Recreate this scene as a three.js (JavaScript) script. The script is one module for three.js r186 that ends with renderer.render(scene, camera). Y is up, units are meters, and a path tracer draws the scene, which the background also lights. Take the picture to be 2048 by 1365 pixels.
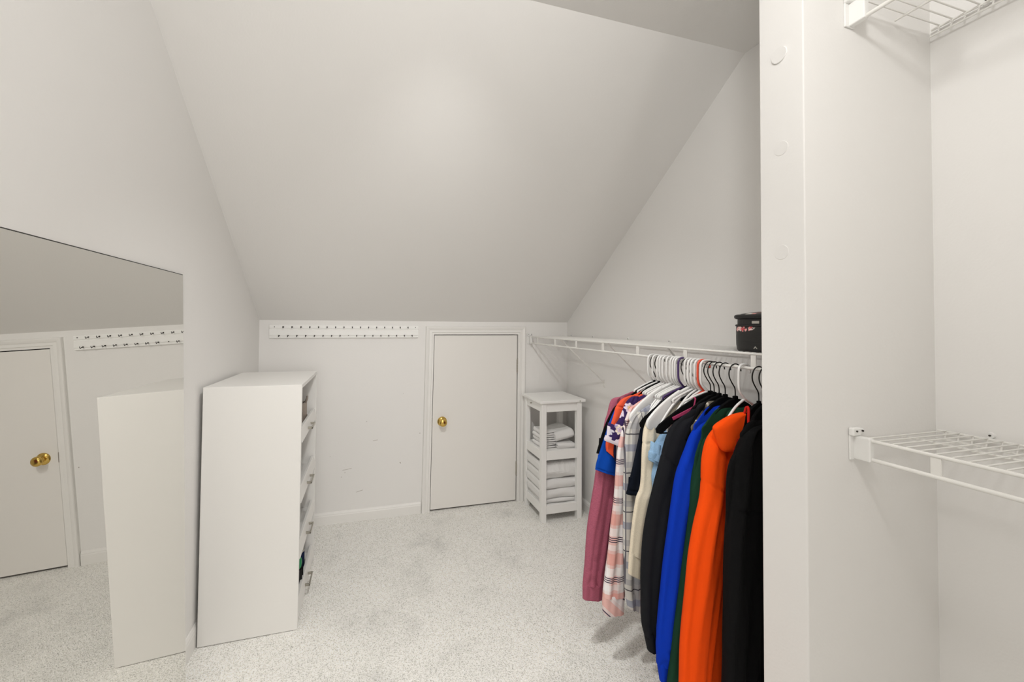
import * as THREE from 'three';
import { RoundedBoxGeometry } from 'three/addons/geometries/RoundedBoxGeometry.js';
import { mergeGeometries } from 'three/addons/utils/BufferGeometryUtils.js';
import { RectAreaLightUniformsLib } from 'three/addons/lights/RectAreaLightUniformsLib.js';
import { ImprovedNoise } from 'three/addons/math/ImprovedNoise.js';

// ---------------------------------------------------------------- camera, exposure, lamp
const scene = new THREE.Scene();
const renderer = new THREE.WebGLRenderer({ antialias: true });
renderer.toneMapping = THREE.LinearToneMapping;
renderer.toneMappingExposure = 0.415;
renderer.shadowMap.enabled = true;
RectAreaLightUniformsLib.init();
const FPX = 802.4;                                        // focal length in pixels of a 2048 x 1365 frame
const camera = new THREE.PerspectiveCamera(2 * Math.atan(1365 / 2 / FPX) * 180 / Math.PI, 2048 / 1365, 0.05, 30);
camera.setViewOffset(2048, 1365, 55.9, 47.5, 2048, 1365); // shifted lens: uprights stay upright
camera.position.set(0.6235, 1.2576, 2.7172);
camera.rotation.order = 'YXZ';
camera.rotation.set(0.0193, -0.2803, 0.0061);
scene.add(camera);
const LAMP = new THREE.Vector3(0.93, 2.235, 2.60);
const LAMP_GLOBE = 3.8, LAMP_DOWN = 0.05, FILL_WINDOW = 1.7, FILL_DOWNLIGHT = 13.5;   // strengths: globe all round, its underside, fill from the added window, fill from the added downlight
scene.background = new THREE.Color(0x000000);

// ---------------------------------------------------------------- helpers
let seed = 7;
const rnd = () => { seed = (seed * 16807) % 2147483647; return (seed - 1) / 2147483646; };
const rr = (a, b) => a + (b - a) * rnd();
const noise = new ImprovedNoise();
const N3 = (x, y, z) => noise.noise(x, y, z);
const V = (x, y, z) => new THREE.Vector3(x, y, z);
const taken = {};
function numbered(n) { const k = taken[n] = (taken[n] ?? -1) + 1; return k ? `${n}_${String(k).padStart(3, '0')}` : n; }
function shadows(o) { o.castShadow = true; o.receiveShadow = true; return o; }
function merge(gs) {
  gs = [gs].flat(9).map((g) => { const h = g.index ? g.toNonIndexed() : g.clone(); for (const k of Object.keys(h.attributes)) if (!['position', 'normal', 'uv'].includes(k)) h.deleteAttribute(k); return h; });
  return gs.length === 1 ? gs[0] : mergeGeometries(gs);
}
function obj(name, gs, mat, parent = scene) {
  const geo = Array.isArray(gs) ? merge(gs) : gs;
  const m = shadows(new THREE.Mesh(geo, mat)); m.name = numbered(name); parent.add(m); return m;
}
function tag(o, label, category, group) { o.userData.label = label; o.userData.category = category; if (group) o.userData.group = group; return o; }
function thing(name, label, category, pos = [0, 0, 0], group, turn = 0) {
  const o = new THREE.Group(); o.name = numbered(name); o.position.set(...pos); o.rotation.y = turn; scene.add(o);
  return tag(o, label, category, group);
}
function metreUV(g) {                                     // texture coordinates in metres on the plane each face lies closest to
  const h = g.index ? g.toNonIndexed() : g, p = h.attributes.position, n = h.attributes.normal, uv = new Float32Array(p.count * 2);
  for (let i = 0; i < p.count; i++) { const ax = Math.abs(n.getX(i)), ay = Math.abs(n.getY(i)), az = Math.abs(n.getZ(i)); uv[2 * i] = ax > ay && ax > az ? p.getZ(i) : p.getX(i); uv[2 * i + 1] = ay > ax && ay >= az ? p.getZ(i) : p.getY(i); }
  h.setAttribute('uv', new THREE.BufferAttribute(uv, 2)); return h;
}
function struct(name, gs, mat) { if (Array.isArray(gs)) gs = metreUV(merge(gs)); const o = obj(name, gs, mat); o.userData.kind = 'structure'; return o; }
function bx(w, h, d, x, y, z, r = 0) {                    // box given by its centre
  const g = r ? new RoundedBoxGeometry(w, h, d, 2, Math.min(r, w / 2.01, h / 2.01, d / 2.01)) : new THREE.BoxGeometry(w, h, d);
  return g.translate(x, y, z);
}
function bb(x0, x1, y0, y1, z0, z1, r = 0) { return bx(x1 - x0, y1 - y0, z1 - z0, (x0 + x1) / 2, (y0 + y1) / 2, (z0 + z1) / 2, r); }
function rod(a, b, r, seg = 8, r2 = r) {                  // round bar between two points
  const A = V(...a), B = V(...b), d = B.clone().sub(A), L = d.length();
  return new THREE.CylinderGeometry(r2, r, L, seg).translate(0, L / 2, 0).applyQuaternion(new THREE.Quaternion().setFromUnitVectors(V(0, 1, 0), d.normalize())).translate(...a);
}
function tube(pts, r, n = 40, seg = 8, tension = 0.5) {
  const c = new THREE.CatmullRomCurve3(pts.map((p) => V(...p)), false, 'catmullrom', tension);
  const g = new THREE.TubeGeometry(c, n, r, seg, false);
  const cap = (p) => new THREE.SphereGeometry(r, seg, 5).translate(...p);
  return [g, cap(pts[0]), cap(pts[pts.length - 1])];
}
function ball(r, x, y, z, sx = 1, sy = 1, sz = 1) { return new THREE.SphereGeometry(r, 16, 12).scale(sx, sy, sz).translate(x, y, z); }
function extrude(poly, depth, bevel = 0, steps = 1, holes = []) {
  const s = new THREE.Shape(poly.map((p) => new THREE.Vector2(...p)));
  for (const h of holes) s.holes.push(new THREE.Path(h.map((p) => new THREE.Vector2(...p))));
  return new THREE.ExtrudeGeometry(s, { depth, steps, bevelEnabled: bevel > 0, bevelSize: bevel, bevelThickness: bevel, bevelSegments: 2, bevelOffset: -bevel, curveSegments: 10 });
}
function canvasTex(w, h, draw, { repeat, srgb = true } = {}) {
  const c = document.createElement('canvas'); c.width = w; c.height = h; draw(c.getContext('2d'), w, h);
  const t = new THREE.CanvasTexture(c); t.wrapS = t.wrapT = THREE.RepeatWrapping; if (srgb) t.colorSpace = THREE.SRGBColorSpace;
  if (repeat) t.repeat.set(...repeat); return t;
}
function dataTex(n, f, { repeat, srgb = true } = {}) {
  const d = new Uint8Array(n * n * 4);
  for (let y = 0; y < n; y++) for (let x = 0; x < n; x++) { const c = f(x, y), k = (y * n + x) * 4; d[k] = c[0]; d[k + 1] = c[1]; d[k + 2] = c[2]; d[k + 3] = 255; }
  const t = new THREE.DataTexture(d, n, n); t.wrapS = t.wrapT = THREE.RepeatWrapping; t.magFilter = THREE.LinearFilter; t.minFilter = THREE.LinearMipmapLinearFilter; t.generateMipmaps = true;
  if (srgb) t.colorSpace = THREE.SRGBColorSpace; if (repeat) t.repeat.set(...repeat); t.needsUpdate = true; return t;
}
const std = (color, roughness = 0.6, o = {}) => new THREE.MeshStandardMaterial({ color, roughness, ...o });
function planarUV(g, fu, fv) { const p = g.attributes.position, uv = new Float32Array(p.count * 2); for (let i = 0; i < p.count; i++) { uv[2 * i] = fu(p.getX(i), p.getY(i), p.getZ(i)); uv[2 * i + 1] = fv(p.getX(i), p.getY(i), p.getZ(i)); } g.setAttribute('uv', new THREE.BufferAttribute(uv, 2)); return g; }
function warp(g, f) { const p = g.attributes.position, v = V(0, 0, 0); for (let i = 0; i < p.count; i++) { v.fromBufferAttribute(p, i); f(v); p.setXYZ(i, v.x, v.y, v.z); } g.computeVertexNormals(); return g; }

// ---------------------------------------------------------------- materials
// roller stipple of wall paint: a bump only
const stipple = dataTex(256, (() => { const v = new Float32Array(65536); for (let i = 0; i < 65536; i++) v[i] = rnd(); const b = new Float32Array(65536); for (let y = 0; y < 256; y++) for (let x = 0; x < 256; x++) { let s = 0; for (let j = -2; j <= 2; j++) for (let i = -2; i <= 2; i++) s += v[((y + j + 256) & 255) * 256 + ((x + i + 256) & 255)]; b[y * 256 + x] = s / 25; } return (x, y) => { const c = Math.max(0, Math.min(255, 128 + (b[y * 256 + x] - 0.5) * 700)); return [c, c, c]; }; })(), { srgb: false, repeat: [4, 4] });
const PAINT = 0xf0eeeb;
const paint = std(PAINT, 0.62, { bumpMap: stipple, bumpScale: 0.00015 });
const ceilPaint = std(PAINT, 0.75, { bumpMap: stipple, bumpScale: 0.00015 });
const trimPaint = std(0xf1efeb, 0.35);
const doorPaint = std(0xefece7, 0.42);
const whiteMelamine = std(0xeceae6, 0.38);
const whiteWood = std(0xfaf9f6, 0.42);
const wireWhite = std(0xeceae5, 0.32);
const plasticWhite = std(0xf0efec, 0.3);
const brass = std(0xd9b765, 0.14, { metalness: 1 });
const nickel = std(0xb0aca2, 0.3, { metalness: 0.9 });
const darkMetal = std(0x4a4743, 0.35, { metalness: 0.8 });
const gapShadeBlack = std(0x15130f, 0.9);

// ---------------------------------------------------------------- the room
const WL = -0.013, W = 2.0544, K = 1.28, H = 2.348, ZC = 1.4863, ZF = 4.1, T = 0.1;
const XP = 1.5967, ZP = 2.0305, ZQ = 1.92;
{ // carpet: cut pile, colour grain in the map, trodden patches of turned pile in the vertex colours
  const n = 1024, g = new Float32Array(n * n);
  for (let i = 0; i < n * n; i++) g[i] = rnd();
  const sm = (x, y) => { let s = 0, w = 0; for (let j = -1; j <= 1; j++) for (let i = -1; i <= 1; i++) { const k = i || j ? 0.6 : 1; s += k * g[((y + j + n) & 1023) * n + ((x + i + n) & 1023)]; w += k; } return s / w; };
  const hgt = new Float32Array(n * n); for (let y = 0; y < n; y++) for (let x = 0; x < n; x++) hgt[y * n + x] = sm(x, y);
  const cmap = dataTex(n, (x, y) => { let t = (hgt[y * n + x] - 0.5) * 3.4; t = Math.max(-1, Math.min(1, t)); const s = t > 0 ? 1 + 0.02 * t : 1 + 0.26 * t; return [Math.min(255, 253 * s), Math.min(255, 251 * s), Math.min(255, 247 * s * (t < 0 ? 0.985 : 1))]; }, { repeat: [1 / 1.1, 1 / 1.1] });
  const bmap = dataTex(n, (x, y) => { const c = Math.max(0, Math.min(255, 128 + (hgt[y * n + x] - 0.5) * 420)); return [c, c, c]; }, { srgb: false, repeat: [1 / 1.1, 1 / 1.1] });
  const carpet = new THREE.MeshPhysicalMaterial({ color: 0xffffff, roughness: 1, specularIntensity: 0.2, map: cmap, bumpMap: bmap, bumpScale: 0.004, vertexColors: true });
  const nx = 100, nz = 200, geo = new THREE.PlaneGeometry(W + 0.04, ZF + 0.02, nx, nz).rotateX(-Math.PI / 2).translate(W / 2 - 0.01, 0, ZF / 2);
  const p = geo.attributes.position, col = new Float32Array(p.count * 3), blobs = [];
  for (let i = 0; i < 46; i++) blobs.push([rr(0.35, 1.6), rr(0.05, 1.9), rr(0.03, 0.075), rr(0.5, 1), rr(0, 3.1)]);
  for (let i = 0; i < p.count; i++) {
    const x = p.getX(i), z = p.getZ(i); let d = 0;
    for (const [bx_, bz, r, a, t] of blobs) { const c = Math.cos(t), s = Math.sin(t), u = ((x - bx_) * c + (z - bz) * s) / (r * 1.9), w = ((z - bz) * c - (x - bx_) * s) / r, q = u * u + w * w; if (q < 4) d += a * Math.exp(-q * 1.6) * (0.6 + 0.6 * N3(x * 22, 3, z * 22)); }
    const k = 1.04 - 0.16 * Math.min(1.2, d) + 0.05 * N3(x * 5, 1, z * 5) + 0.03 * N3(x * 17, 8, z * 17);
    col[3 * i] = k; col[3 * i + 1] = k; col[3 * i + 2] = k;
    p.setY(i, -0.0012 * d + 0.0012 * N3(x * 9, 5, z * 9));
  }
  geo.setAttribute('color', new THREE.BufferAttribute(col, 3));
  planarUV(geo, (x, y, z) => x, (x, y, z) => z); geo.computeVertexNormals();
  const f = struct('floor', geo, carpet);
  const sub = obj('underlay', [bb(-T, W + T, -0.12, -0.01, -T, ZF + T)], std(0x8a8175, 0.95), f);
}
struct('wall_left', [bb(-T, WL, -0.01, 2.6, -T, ZF + T)], paint);
struct('wall_right', [bb(W, W + T, -0.01, 2.6, -T, ZF + T)], paint);
struct('wall_front', [bb(-T, 0.2, -0.01, 2.6, ZF, ZF + T), bb(1.3, W + T, -0.01, 2.6, ZF, ZF + T), bb(0.2, 1.3, 2.1, 2.6, ZF, ZF + T)], paint);   // behind the camera; opening added and narrowed to shape the window fill
{ // added room beyond the opening, out of view; its glowing window is fill light
  const x0 = -0.8, x1 = 2.9, z1 = 7.4, wx0 = 0.1, wx1 = 2.0, wy0 = 0.6, wy1 = 2.1;
  struct('added_room_wall', [bb(x0 - T, x0, 0, 2.6, ZF, z1), bb(x1, x1 + T, 0, 2.6, ZF, z1), bb(x0, 0, -0.01, 2.6, ZF, ZF + T), bb(W, x1, -0.01, 2.6, ZF, ZF + T), bb(x0, wx0, 0, 2.6, z1, z1 + T), bb(wx1, x1, 0, 2.6, z1, z1 + T), bb(wx0, wx1, 0, wy0, z1, z1 + T), bb(wx0, wx1, wy1, 2.6, z1, z1 + T)], paint);
  struct('ceiling', [bb(x0 - T, x1 + T, 2.5, 2.6, ZF, z1 + T)], ceilPaint);  // lid of the added room
  struct('floor', [bb(x0 - T, x1 + T, -0.12, 0, ZF + 0.01, z1 + T)], std(0xcfcac1, 0.95));  // ground of the added room
  const w = struct('added_fill_window_1', [bb(wx0, wx1, wy0, wy1, z1 + 0.05, z1 + 0.06)], std(0xffffff, 0.4, { emissive: 0xffffff, emissiveIntensity: 1 }));  // glowing pane added as a fill source
  const l = new THREE.RectAreaLight(new THREE.Color(1, 0.975, 0.94), 9.1 * FILL_WINDOW, wx1 - wx0 - 0.05, wy1 - wy0 - 0.05); l.position.set((wx0 + wx1) / 2, (wy0 + wy1) / 2, z1 + 0.03); scene.add(l);  // fill light in front of the added pane, brightens the back wall
}
struct('ceiling', [bb(WL - 0.02, W, H, H + T, ZC, ZF)], ceilPaint);
{ const a = Math.atan2(H - K, ZC), nx = -Math.sin(a) * T, ny = Math.cos(a) * T;   // slope as a slab of roof lining
  const g = extrude([[0, K], [ZC, H], [ZC + nx, H + ny + 0.05], [nx, K + ny]], W + 0.03).rotateY(-Math.PI / 2);
  g.translate(W, 0, 0);
  struct('ceiling_slope', [g], ceilPaint); }

// door opening in the knee wall, a little out of square as built
const shear = (x, y) => (x < 1.35 ? 0.0175 : 0.0065) * (y - 1.186);
const sk = (x, y) => [x + shear(x, y), y];
const DL = 1.056, DR = 1.654, DT = 1.186, DB = 0.012;
{ // the back wall with its opening; scuffs and patches of filler are marks in the paint
  const marks = canvasTex(2048, 1280, (c, w, h) => {
    const S = 1000 * (w / 2048), X = (x) => x * S, Y = (y) => h - y * S;
    c.fillStyle = '#f0eeeb'; c.fillRect(0, 0, w, h);
    c.fillStyle = 'rgba(120,108,96,.55)';
    for (const [x, y, r] of [[0.835, 0.345, 3.2], [0.838, 0.34, 2.2], [0.49, 0.31, 2.4], [0.47, 0.285, 2], [0.62, 0.628, 2.2], [0.963, 0.53, 3], [0.85, 0.8, 1.6], [0.4, 0.42, 1.6]]) { c.beginPath(); c.arc(X(x), Y(y), r, 0, 7); c.fill(); }
    c.strokeStyle = 'rgba(150,140,126,.6)'; c.lineWidth = 2.4; for (const [x0, y0, x1, y1] of [[0.475, 0.327, 0.53, 0.335], [0.56, 0.18, 0.6, 0.19], [0.66, 0.5, 0.69, 0.505]]) { c.beginPath(); c.moveTo(X(x0), Y(y0)); c.lineTo(X(x1), Y(y1)); c.stroke(); }
  });
  const m = std(0xffffff, 0.62, { map: marks, bumpMap: stipple, bumpScale: 0.00015 });
  const g = extrude([[-T, -0.01], [W + T, -0.01], [W + T, 1.5], [-T, 1.5]], T, 0, 1, [[sk(DL - 0.012, -0.005), sk(DL - 0.012, DT + 0.012), sk(DR + 0.012, DT + 0.012), sk(DR + 0.012, -0.005)]]).translate(0, 0, -T);
  planarUV(g, (x) => x / 2.048, (x, y) => y / 1.28);
  struct('wall_back', g, m);
}
{ // stub wall between the hanging bay and the near bay, screw caps on its end
  const w = struct('wall_partition', [bb(XP, W + 0.01, -0.01, H + 0.01, ZQ, ZP, 0.003)], paint);
  const cap = (y, z, d, r) => { const o = obj('screw_cap', [new THREE.CylinderGeometry(r, r * 1.03, d, 28).rotateZ(Math.PI / 2).translate(XP - d / 2, y, z)], paint, w); return o; };
  cap(1.932, 1.974, 0.0035, 0.0185); cap(1.698, 1.976, 0.0008, 0.017); cap(1.441, 1.975, 0.0008, 0.0175);
}
function baseboard(name, L) { // profile in depth and height, run along +x
  const g = extrude([[0, 0], [0.0125, 0], [0.0125, 0.052], [0.0105, 0.058], [0.0105, 0.062], [0.006, 0.07], [0.003, 0.073], [0, 0.074]], L).rotateY(Math.PI / 2);
  return g; // runs along +x, thickness towards -z
}
struct('baseboard_back', [baseboard('', 0.972).rotateY(Math.PI).translate(0.972, 0, 0), baseboard('', W - 1.712).rotateY(Math.PI).translate(W, 0, 0)], trimPaint);
struct('baseboard_left', [baseboard('', ZF).scale(1, 1.2, 0.65).rotateY(-Math.PI / 2).translate(WL, 0, 0)], trimPaint);
struct('baseboard_right', [baseboard('', ZQ).rotateY(Math.PI / 2).translate(W, 0, ZQ)], trimPaint);

{ // casing: three mitred lengths of a stepped moulding
  const t = new THREE.Group(); t.name = 'trim_1'; t.userData.kind = 'structure'; scene.add(t);
  // moulding steps from the opening outwards: [offset, thickness]
  const prof = [[0, 0.009], [0.012, 0.009], [0.015, 0.013], [0.03, 0.0115], [0.036, 0.015], [0.047, 0.018], [0.052, 0.018], [0.055, 0.014], [0.057, 0.0]];
  const band = (inner, outer) => { // inner(o), outer(o): end points at offset o
    const pos = []; const P = (o, th, e) => { const [x, y] = e(o); const q = sk(x, y); return [q[0], q[1], th]; };
    for (let i = 0; i < prof.length - 1; i++) { const [o0, t0] = prof[i], [o1, t1] = prof[i + 1]; const a = P(o0, t0, inner), b = P(o1, t1, inner), c = P(o1, t1, outer), d = P(o0, t0, outer); pos.push(...a, ...b, ...c, ...a, ...c, ...d); }
    const a = P(0, 0, inner), b = P(0, prof[0][1], inner), c = P(0, prof[0][1], outer), d = P(0, 0, outer); pos.push(...a, ...b, ...c, ...a, ...c, ...d);
    const g = new THREE.BufferGeometry(); g.setAttribute('position', new THREE.Float32BufferAttribute(pos, 3)); g.setAttribute('uv', new THREE.Float32BufferAttribute(new Float32Array(pos.length / 3 * 2), 2)); g.computeVertexNormals(); return g;
  };
  const l = DL - 0.004, r = DR + 0.006, tp = DT + 0.005;
  obj('casing_board', band((o) => [l - o, -0.005], (o) => [l - o, tp + o]), trimPaint, t);
  obj('casing_board', band((o) => [r + o, tp + o], (o) => [r + o, -0.005]), trimPaint, t);
  obj('casing_board', band((o) => [l - o, tp + o], (o) => [r + o, tp + o]), trimPaint, t);
  obj('door_jamb', [extrude([sk(l - 0.01, -0.005), sk(l, -0.005), sk(l, tp), sk(r, tp), sk(r, -0.005), sk(r + 0.01, -0.005), sk(r + 0.01, tp + 0.01), sk(l - 0.01, tp + 0.01)], T).translate(0, 0, -T)], trimPaint, t);
  obj('gap_shade_panel', [bb(DL - 0.02, DR + 0.02, -0.01, DT + 0.02, -T - 0.012, -T)], gapShadeBlack, t);  // dark sheet: its colour stands in for the shade in the door gap
}
{ // access door
  const d = new THREE.Group(); d.name = 'door_1'; d.userData.kind = 'structure'; d.userData.label = 'low white flush access door with brass knob in the knee wall'; scene.add(d);
  obj('door_leaf', [extrude([sk(DL, DB), sk(DR, DB - 0.002), sk(DR, DT), sk(DL, DT)], 0.034, 0.0015).translate(0, 0, -0.031)], doorPaint, d);
  const k = obj('door_knob', [new THREE.LatheGeometry([[0, 0.058], [0.012, 0.0575], [0.02, 0.055], [0.0255, 0.049], [0.026, 0.043], [0.022, 0.036], [0.013, 0.031], [0.0105, 0.026], [0.011, 0.018], [0.014, 0.012]].map((p) => new THREE.Vector2(...p)), 36).rotateX(Math.PI / 2).translate(1.112, 0.6, 0.003)], brass, d);
  obj('rose', [new THREE.LatheGeometry([[0.013, 0.013], [0.022, 0.011], [0.03, 0.006], [0.0325, 0.002], [0.033, 0]].map((p) => new THREE.Vector2(...p)), 36).rotateX(Math.PI / 2).translate(1.112, 0.6, 0.003)], brass, k);
  for (const y of [0.966, 0.237]) {
    const x = DR + shear(DR, y) + 0.002;
    const parts = [bx(0.013, 0.088, 0.002, x + 0.002, y, 0.0035, 0.0006)];
    for (let i = 0; i < 5; i++) parts.push(new THREE.CylinderGeometry(0.0052, 0.0052, 0.0165, 14).translate(x - 0.0005, y - 0.0352 + i * 0.0176, 0.0075));
    parts.push(ball(0.0045, x - 0.0005, y + 0.0455, 0.0075), ball(0.0045, x - 0.0005, y - 0.0455, 0.0075));
    obj('hinge', parts, nickel, d);
  }
  obj('strike_plate', [bx(0.004, 0.055, 0.012, DL + shear(DL, 0.6) - 0.003, 0.6, 0.0035, 0.0008)], nickel, d);
}

// ---------------------------------------------------------------- ceiling lamp over the camera
{
  const t = thing('ceiling_light', 'round flush ceiling lamp with a frosted globe above the closet doorway', 'ceiling light', [LAMP.x, H, LAMP.z]);
  obj('canopy', [new THREE.LatheGeometry([[0, 0], [0.11, 0], [0.11, -0.012], [0.095, -0.024], [0.05, -0.03], [0, -0.03]].map((p) => new THREE.Vector2(...p)), 40)], std(0xe8e6e0, 0.4), t);
  obj('glowing_globe', [new THREE.SphereGeometry(0.09, 32, 20).translate(0, LAMP.y - H, 0)], std(0xffffff, 0.5, { emissive: 0xfff1df, emissiveIntensity: 4 }), t);
  const l = new THREE.PointLight(new THREE.Color(1, 0.993, 0.98), LAMP_GLOBE, 0, 2); l.position.copy(LAMP); l.castShadow = true; l.shadow.radius = 4; l.shadow.mapSize.set(2048, 2048); scene.add(l);
  const d = new THREE.RectAreaLight(new THREE.Color(1, 0.993, 0.98), 12 * LAMP_DOWN, 0.26, 0.26); d.position.set(LAMP.x, LAMP.y - 0.1, LAMP.z); d.rotation.x = -Math.PI / 2; scene.add(d);
}

{ // added fill downlight, out of view, turned a little towards the knee wall
  const at = V(0.82, H, 1.72);
  const t = thing('added_fill_downlight', 'added round recessed fill light over the middle of the closet, out of view', 'ceiling light', at.toArray());
  obj('trim_ring', [new THREE.LatheGeometry([[0.062, 0.002], [0.062, -0.004], [0.068, -0.008], [0.085, -0.006], [0.09, 0], [0.062, 0.002]].map((p) => new THREE.Vector2(...p)), 40)], std(0xe8e6e0, 0.4), t);
  obj('glowing_lens', [new THREE.CylinderGeometry(0.061, 0.061, 0.003, 32).translate(0, -0.0005, 0)], std(0xffffff, 0.5, { emissive: 0xfff6ea, emissiveIntensity: 0.6 }), t);
  const l = new THREE.SpotLight(new THREE.Color(1, 0.99, 0.972), FILL_DOWNLIGHT, 0, 0.95, 0.85, 2); l.position.set(at.x, at.y - 0.012, at.z); l.target.position.set(1.05, 0, 0.75); l.castShadow = true; l.shadow.radius = 3; l.shadow.mapSize.set(2048, 2048); scene.add(l, l.target);  // added fill spot, lifts the carpet and lower walls
}

// ---------------------------------------------------------------- mirror leaning on the wall
{
  const A = 0.0349, B = 0.0088, D = 0.0542, z0 = 1.069, z1 = 1.95, top = 1.429, th = 0.005;   // its foot stands off the wall
  const face = (y, z) => D - A * y - B * z;
  const t = thing('wall_mirror', 'large frameless mirror leaning against the white wall', 'mirror');
  const quad = (off, inset) => [[top - inset, z0 + inset], [top - inset, z1], [0.004, z1], [0.004, z0 + 0.042 + inset]].map(([y, z]) => [face(y, z) + off, y, z]);
  const slab = (o0, o1, inset) => { const a = quad(o0, inset), b = quad(o1, inset), p = []; const q = (i, j, k, l) => p.push(...i, ...j, ...k, ...i, ...k, ...l); q(b[0], b[3], b[2], b[1]); q(a[0], a[1], a[2], a[3]); for (let i = 0; i < 4; i++) { const j = (i + 1) % 4; q(a[i], b[i], b[j], a[j]); } const g = new THREE.BufferGeometry(); g.setAttribute('position', new THREE.Float32BufferAttribute(p, 3)); g.setAttribute('uv', new THREE.Float32BufferAttribute(new Float32Array(p.length / 3 * 2), 2)); g.computeVertexNormals(); return g; };
  obj('mirror_glass', slab(-0.0015, 0, 0.0028), std(0xe9e8e4, 0.0, { metalness: 1 }), t);
  obj('backing', slab(-th, -0.0016, 0), std(0x2c2a26, 0.5), t);
}

// ---------------------------------------------------------------- hook rack
{
  const t = thing('hook_rack', 'long white moulded rack with two rows of small metal hooks under the slope', 'hook rack', [0.0455, 1.169, 0]);
  const L = 0.8985, g = extrude([[0, 0], [0.008, 0], [0.011, 0.003], [0.011, 0.012], [0.0145, 0.015], [0.0155, 0.02], [0.0155, 0.05], [0.013, 0.053], [0.013, 0.057], [0.0165, 0.06], [0.0165, 0.075], [0.012, 0.08], [0, 0.08]], L).rotateY(Math.PI / 2).rotateY(Math.PI).translate(L, 0, 0);
  warp(g, (v) => { v.y *= 1.05 - 0.05 * v.x / L; }); g.computeVertexNormals();
  obj('back_board', g, whiteWood, t).geometry.computeVertexNormals();
  const hook = (x, y) => obj('hook', [tube([[x, y, 0.012], [x, y, 0.022], [x + 0.001, y - 0.004, 0.03], [x, y - 0.007, 0.036], [x, y - 0.004, 0.041], [x, y + 0.003, 0.042]], 0.0017, 16, 6), new THREE.CylinderGeometry(0.0036, 0.004, 0.004, 10).rotateX(Math.PI / 2).translate(x, y, 0.017)], darkMetal, t);
  const screw = (x, y) => obj('screw', [new THREE.CylinderGeometry(0.0025, 0.003, 0.003, 10).rotateX(Math.PI / 2).translate(x, y, 0.017)], darkMetal, t);
  const px = (u) => { const d = u / 6.02 + 520; return [d]; };
  const X = (i, n, a, b) => a + (b - a) * (i / n);
  for (let i = 0; i < 18; i++) { const x = X(i, 17, 0.028, 0.880), y = 0.0695; (i === 0 || i === 17) ? screw(x, y) : hook(x, y); }
  for (let i = 0; i < 17; i++) { const x = X(i, 16, 0.055, 0.857), y = 0.0165; i === 8 ? screw(x, y) : hook(x, y); }
}

// ---------------------------------------------------------------- shoe cabinet
const CAB = { x: 0.0, z: 0.388, w: 0.357, d: 0.512, h: 1.006 };
{
  const { w, d, h } = CAB, th = 0.017;
  const t = thing('shoe_cabinet', 'tall white cabinet with open tilting shoe trays beside the leaning mirror', 'shoe cabinet', [CAB.x, 0, CAB.z]);
  t.rotation.z = -0.004;
  obj('side_panel', [bb(0, w, 0.003, h, d - th, d, 0.0015)], whiteMelamine, t);
  obj('side_panel', [bb(0, w, 0.003, h, 0, th, 0.0015)], whiteMelamine, t);
  obj('top_panel', [bb(0, w - 0.001, h - th, h - 0.0005, th - 0.001, d - th + 0.001, 0.0012)], whiteMelamine, t);
  obj('back_panel', [bb(0.002, 0.006, 0.01, h - th, th, d - th)], whiteMelamine, t);
  obj('base_rail', [bb(w - 0.03, w - 0.016, 0.003, 0.04, th, d - th)], whiteMelamine, t);
  for (const y of [0.765, 0.513, 0.283, 0.045]) {
    const tr = obj('shoe_tray', [bb(0.012, w - 0.02, y - 0.002, y + 0.008, th + 0.001, d - th - 0.001), bb(0.012, 0.02, y, y + 0.12, th + 0.001, d - th - 0.001)], whiteMelamine, t);
    const lip = new RoundedBoxGeometry(0.014, 0.053, d - 2 * th - 0.006, 2, 0.002).rotateZ(0.2).translate(w - 0.009, y + 0.02, d / 2);
    obj('front_board', [lip], whiteMelamine, tr);
    const hx = w + 0.018, hy = y + 0.012, zc = d / 2 + 0.005, hz = 0.05;
    obj('handle', [bx(0.006, 0.01, 2 * hz, hx, hy, zc, 0.0015), bx(0.03, 0.01, 0.009, hx - 0.012, hy, zc - hz + 0.0045, 0.0012), bx(0.03, 0.01, 0.009, hx - 0.012, hy, zc + hz - 0.0045, 0.0012)], nickel, tr);
  }
}
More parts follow.
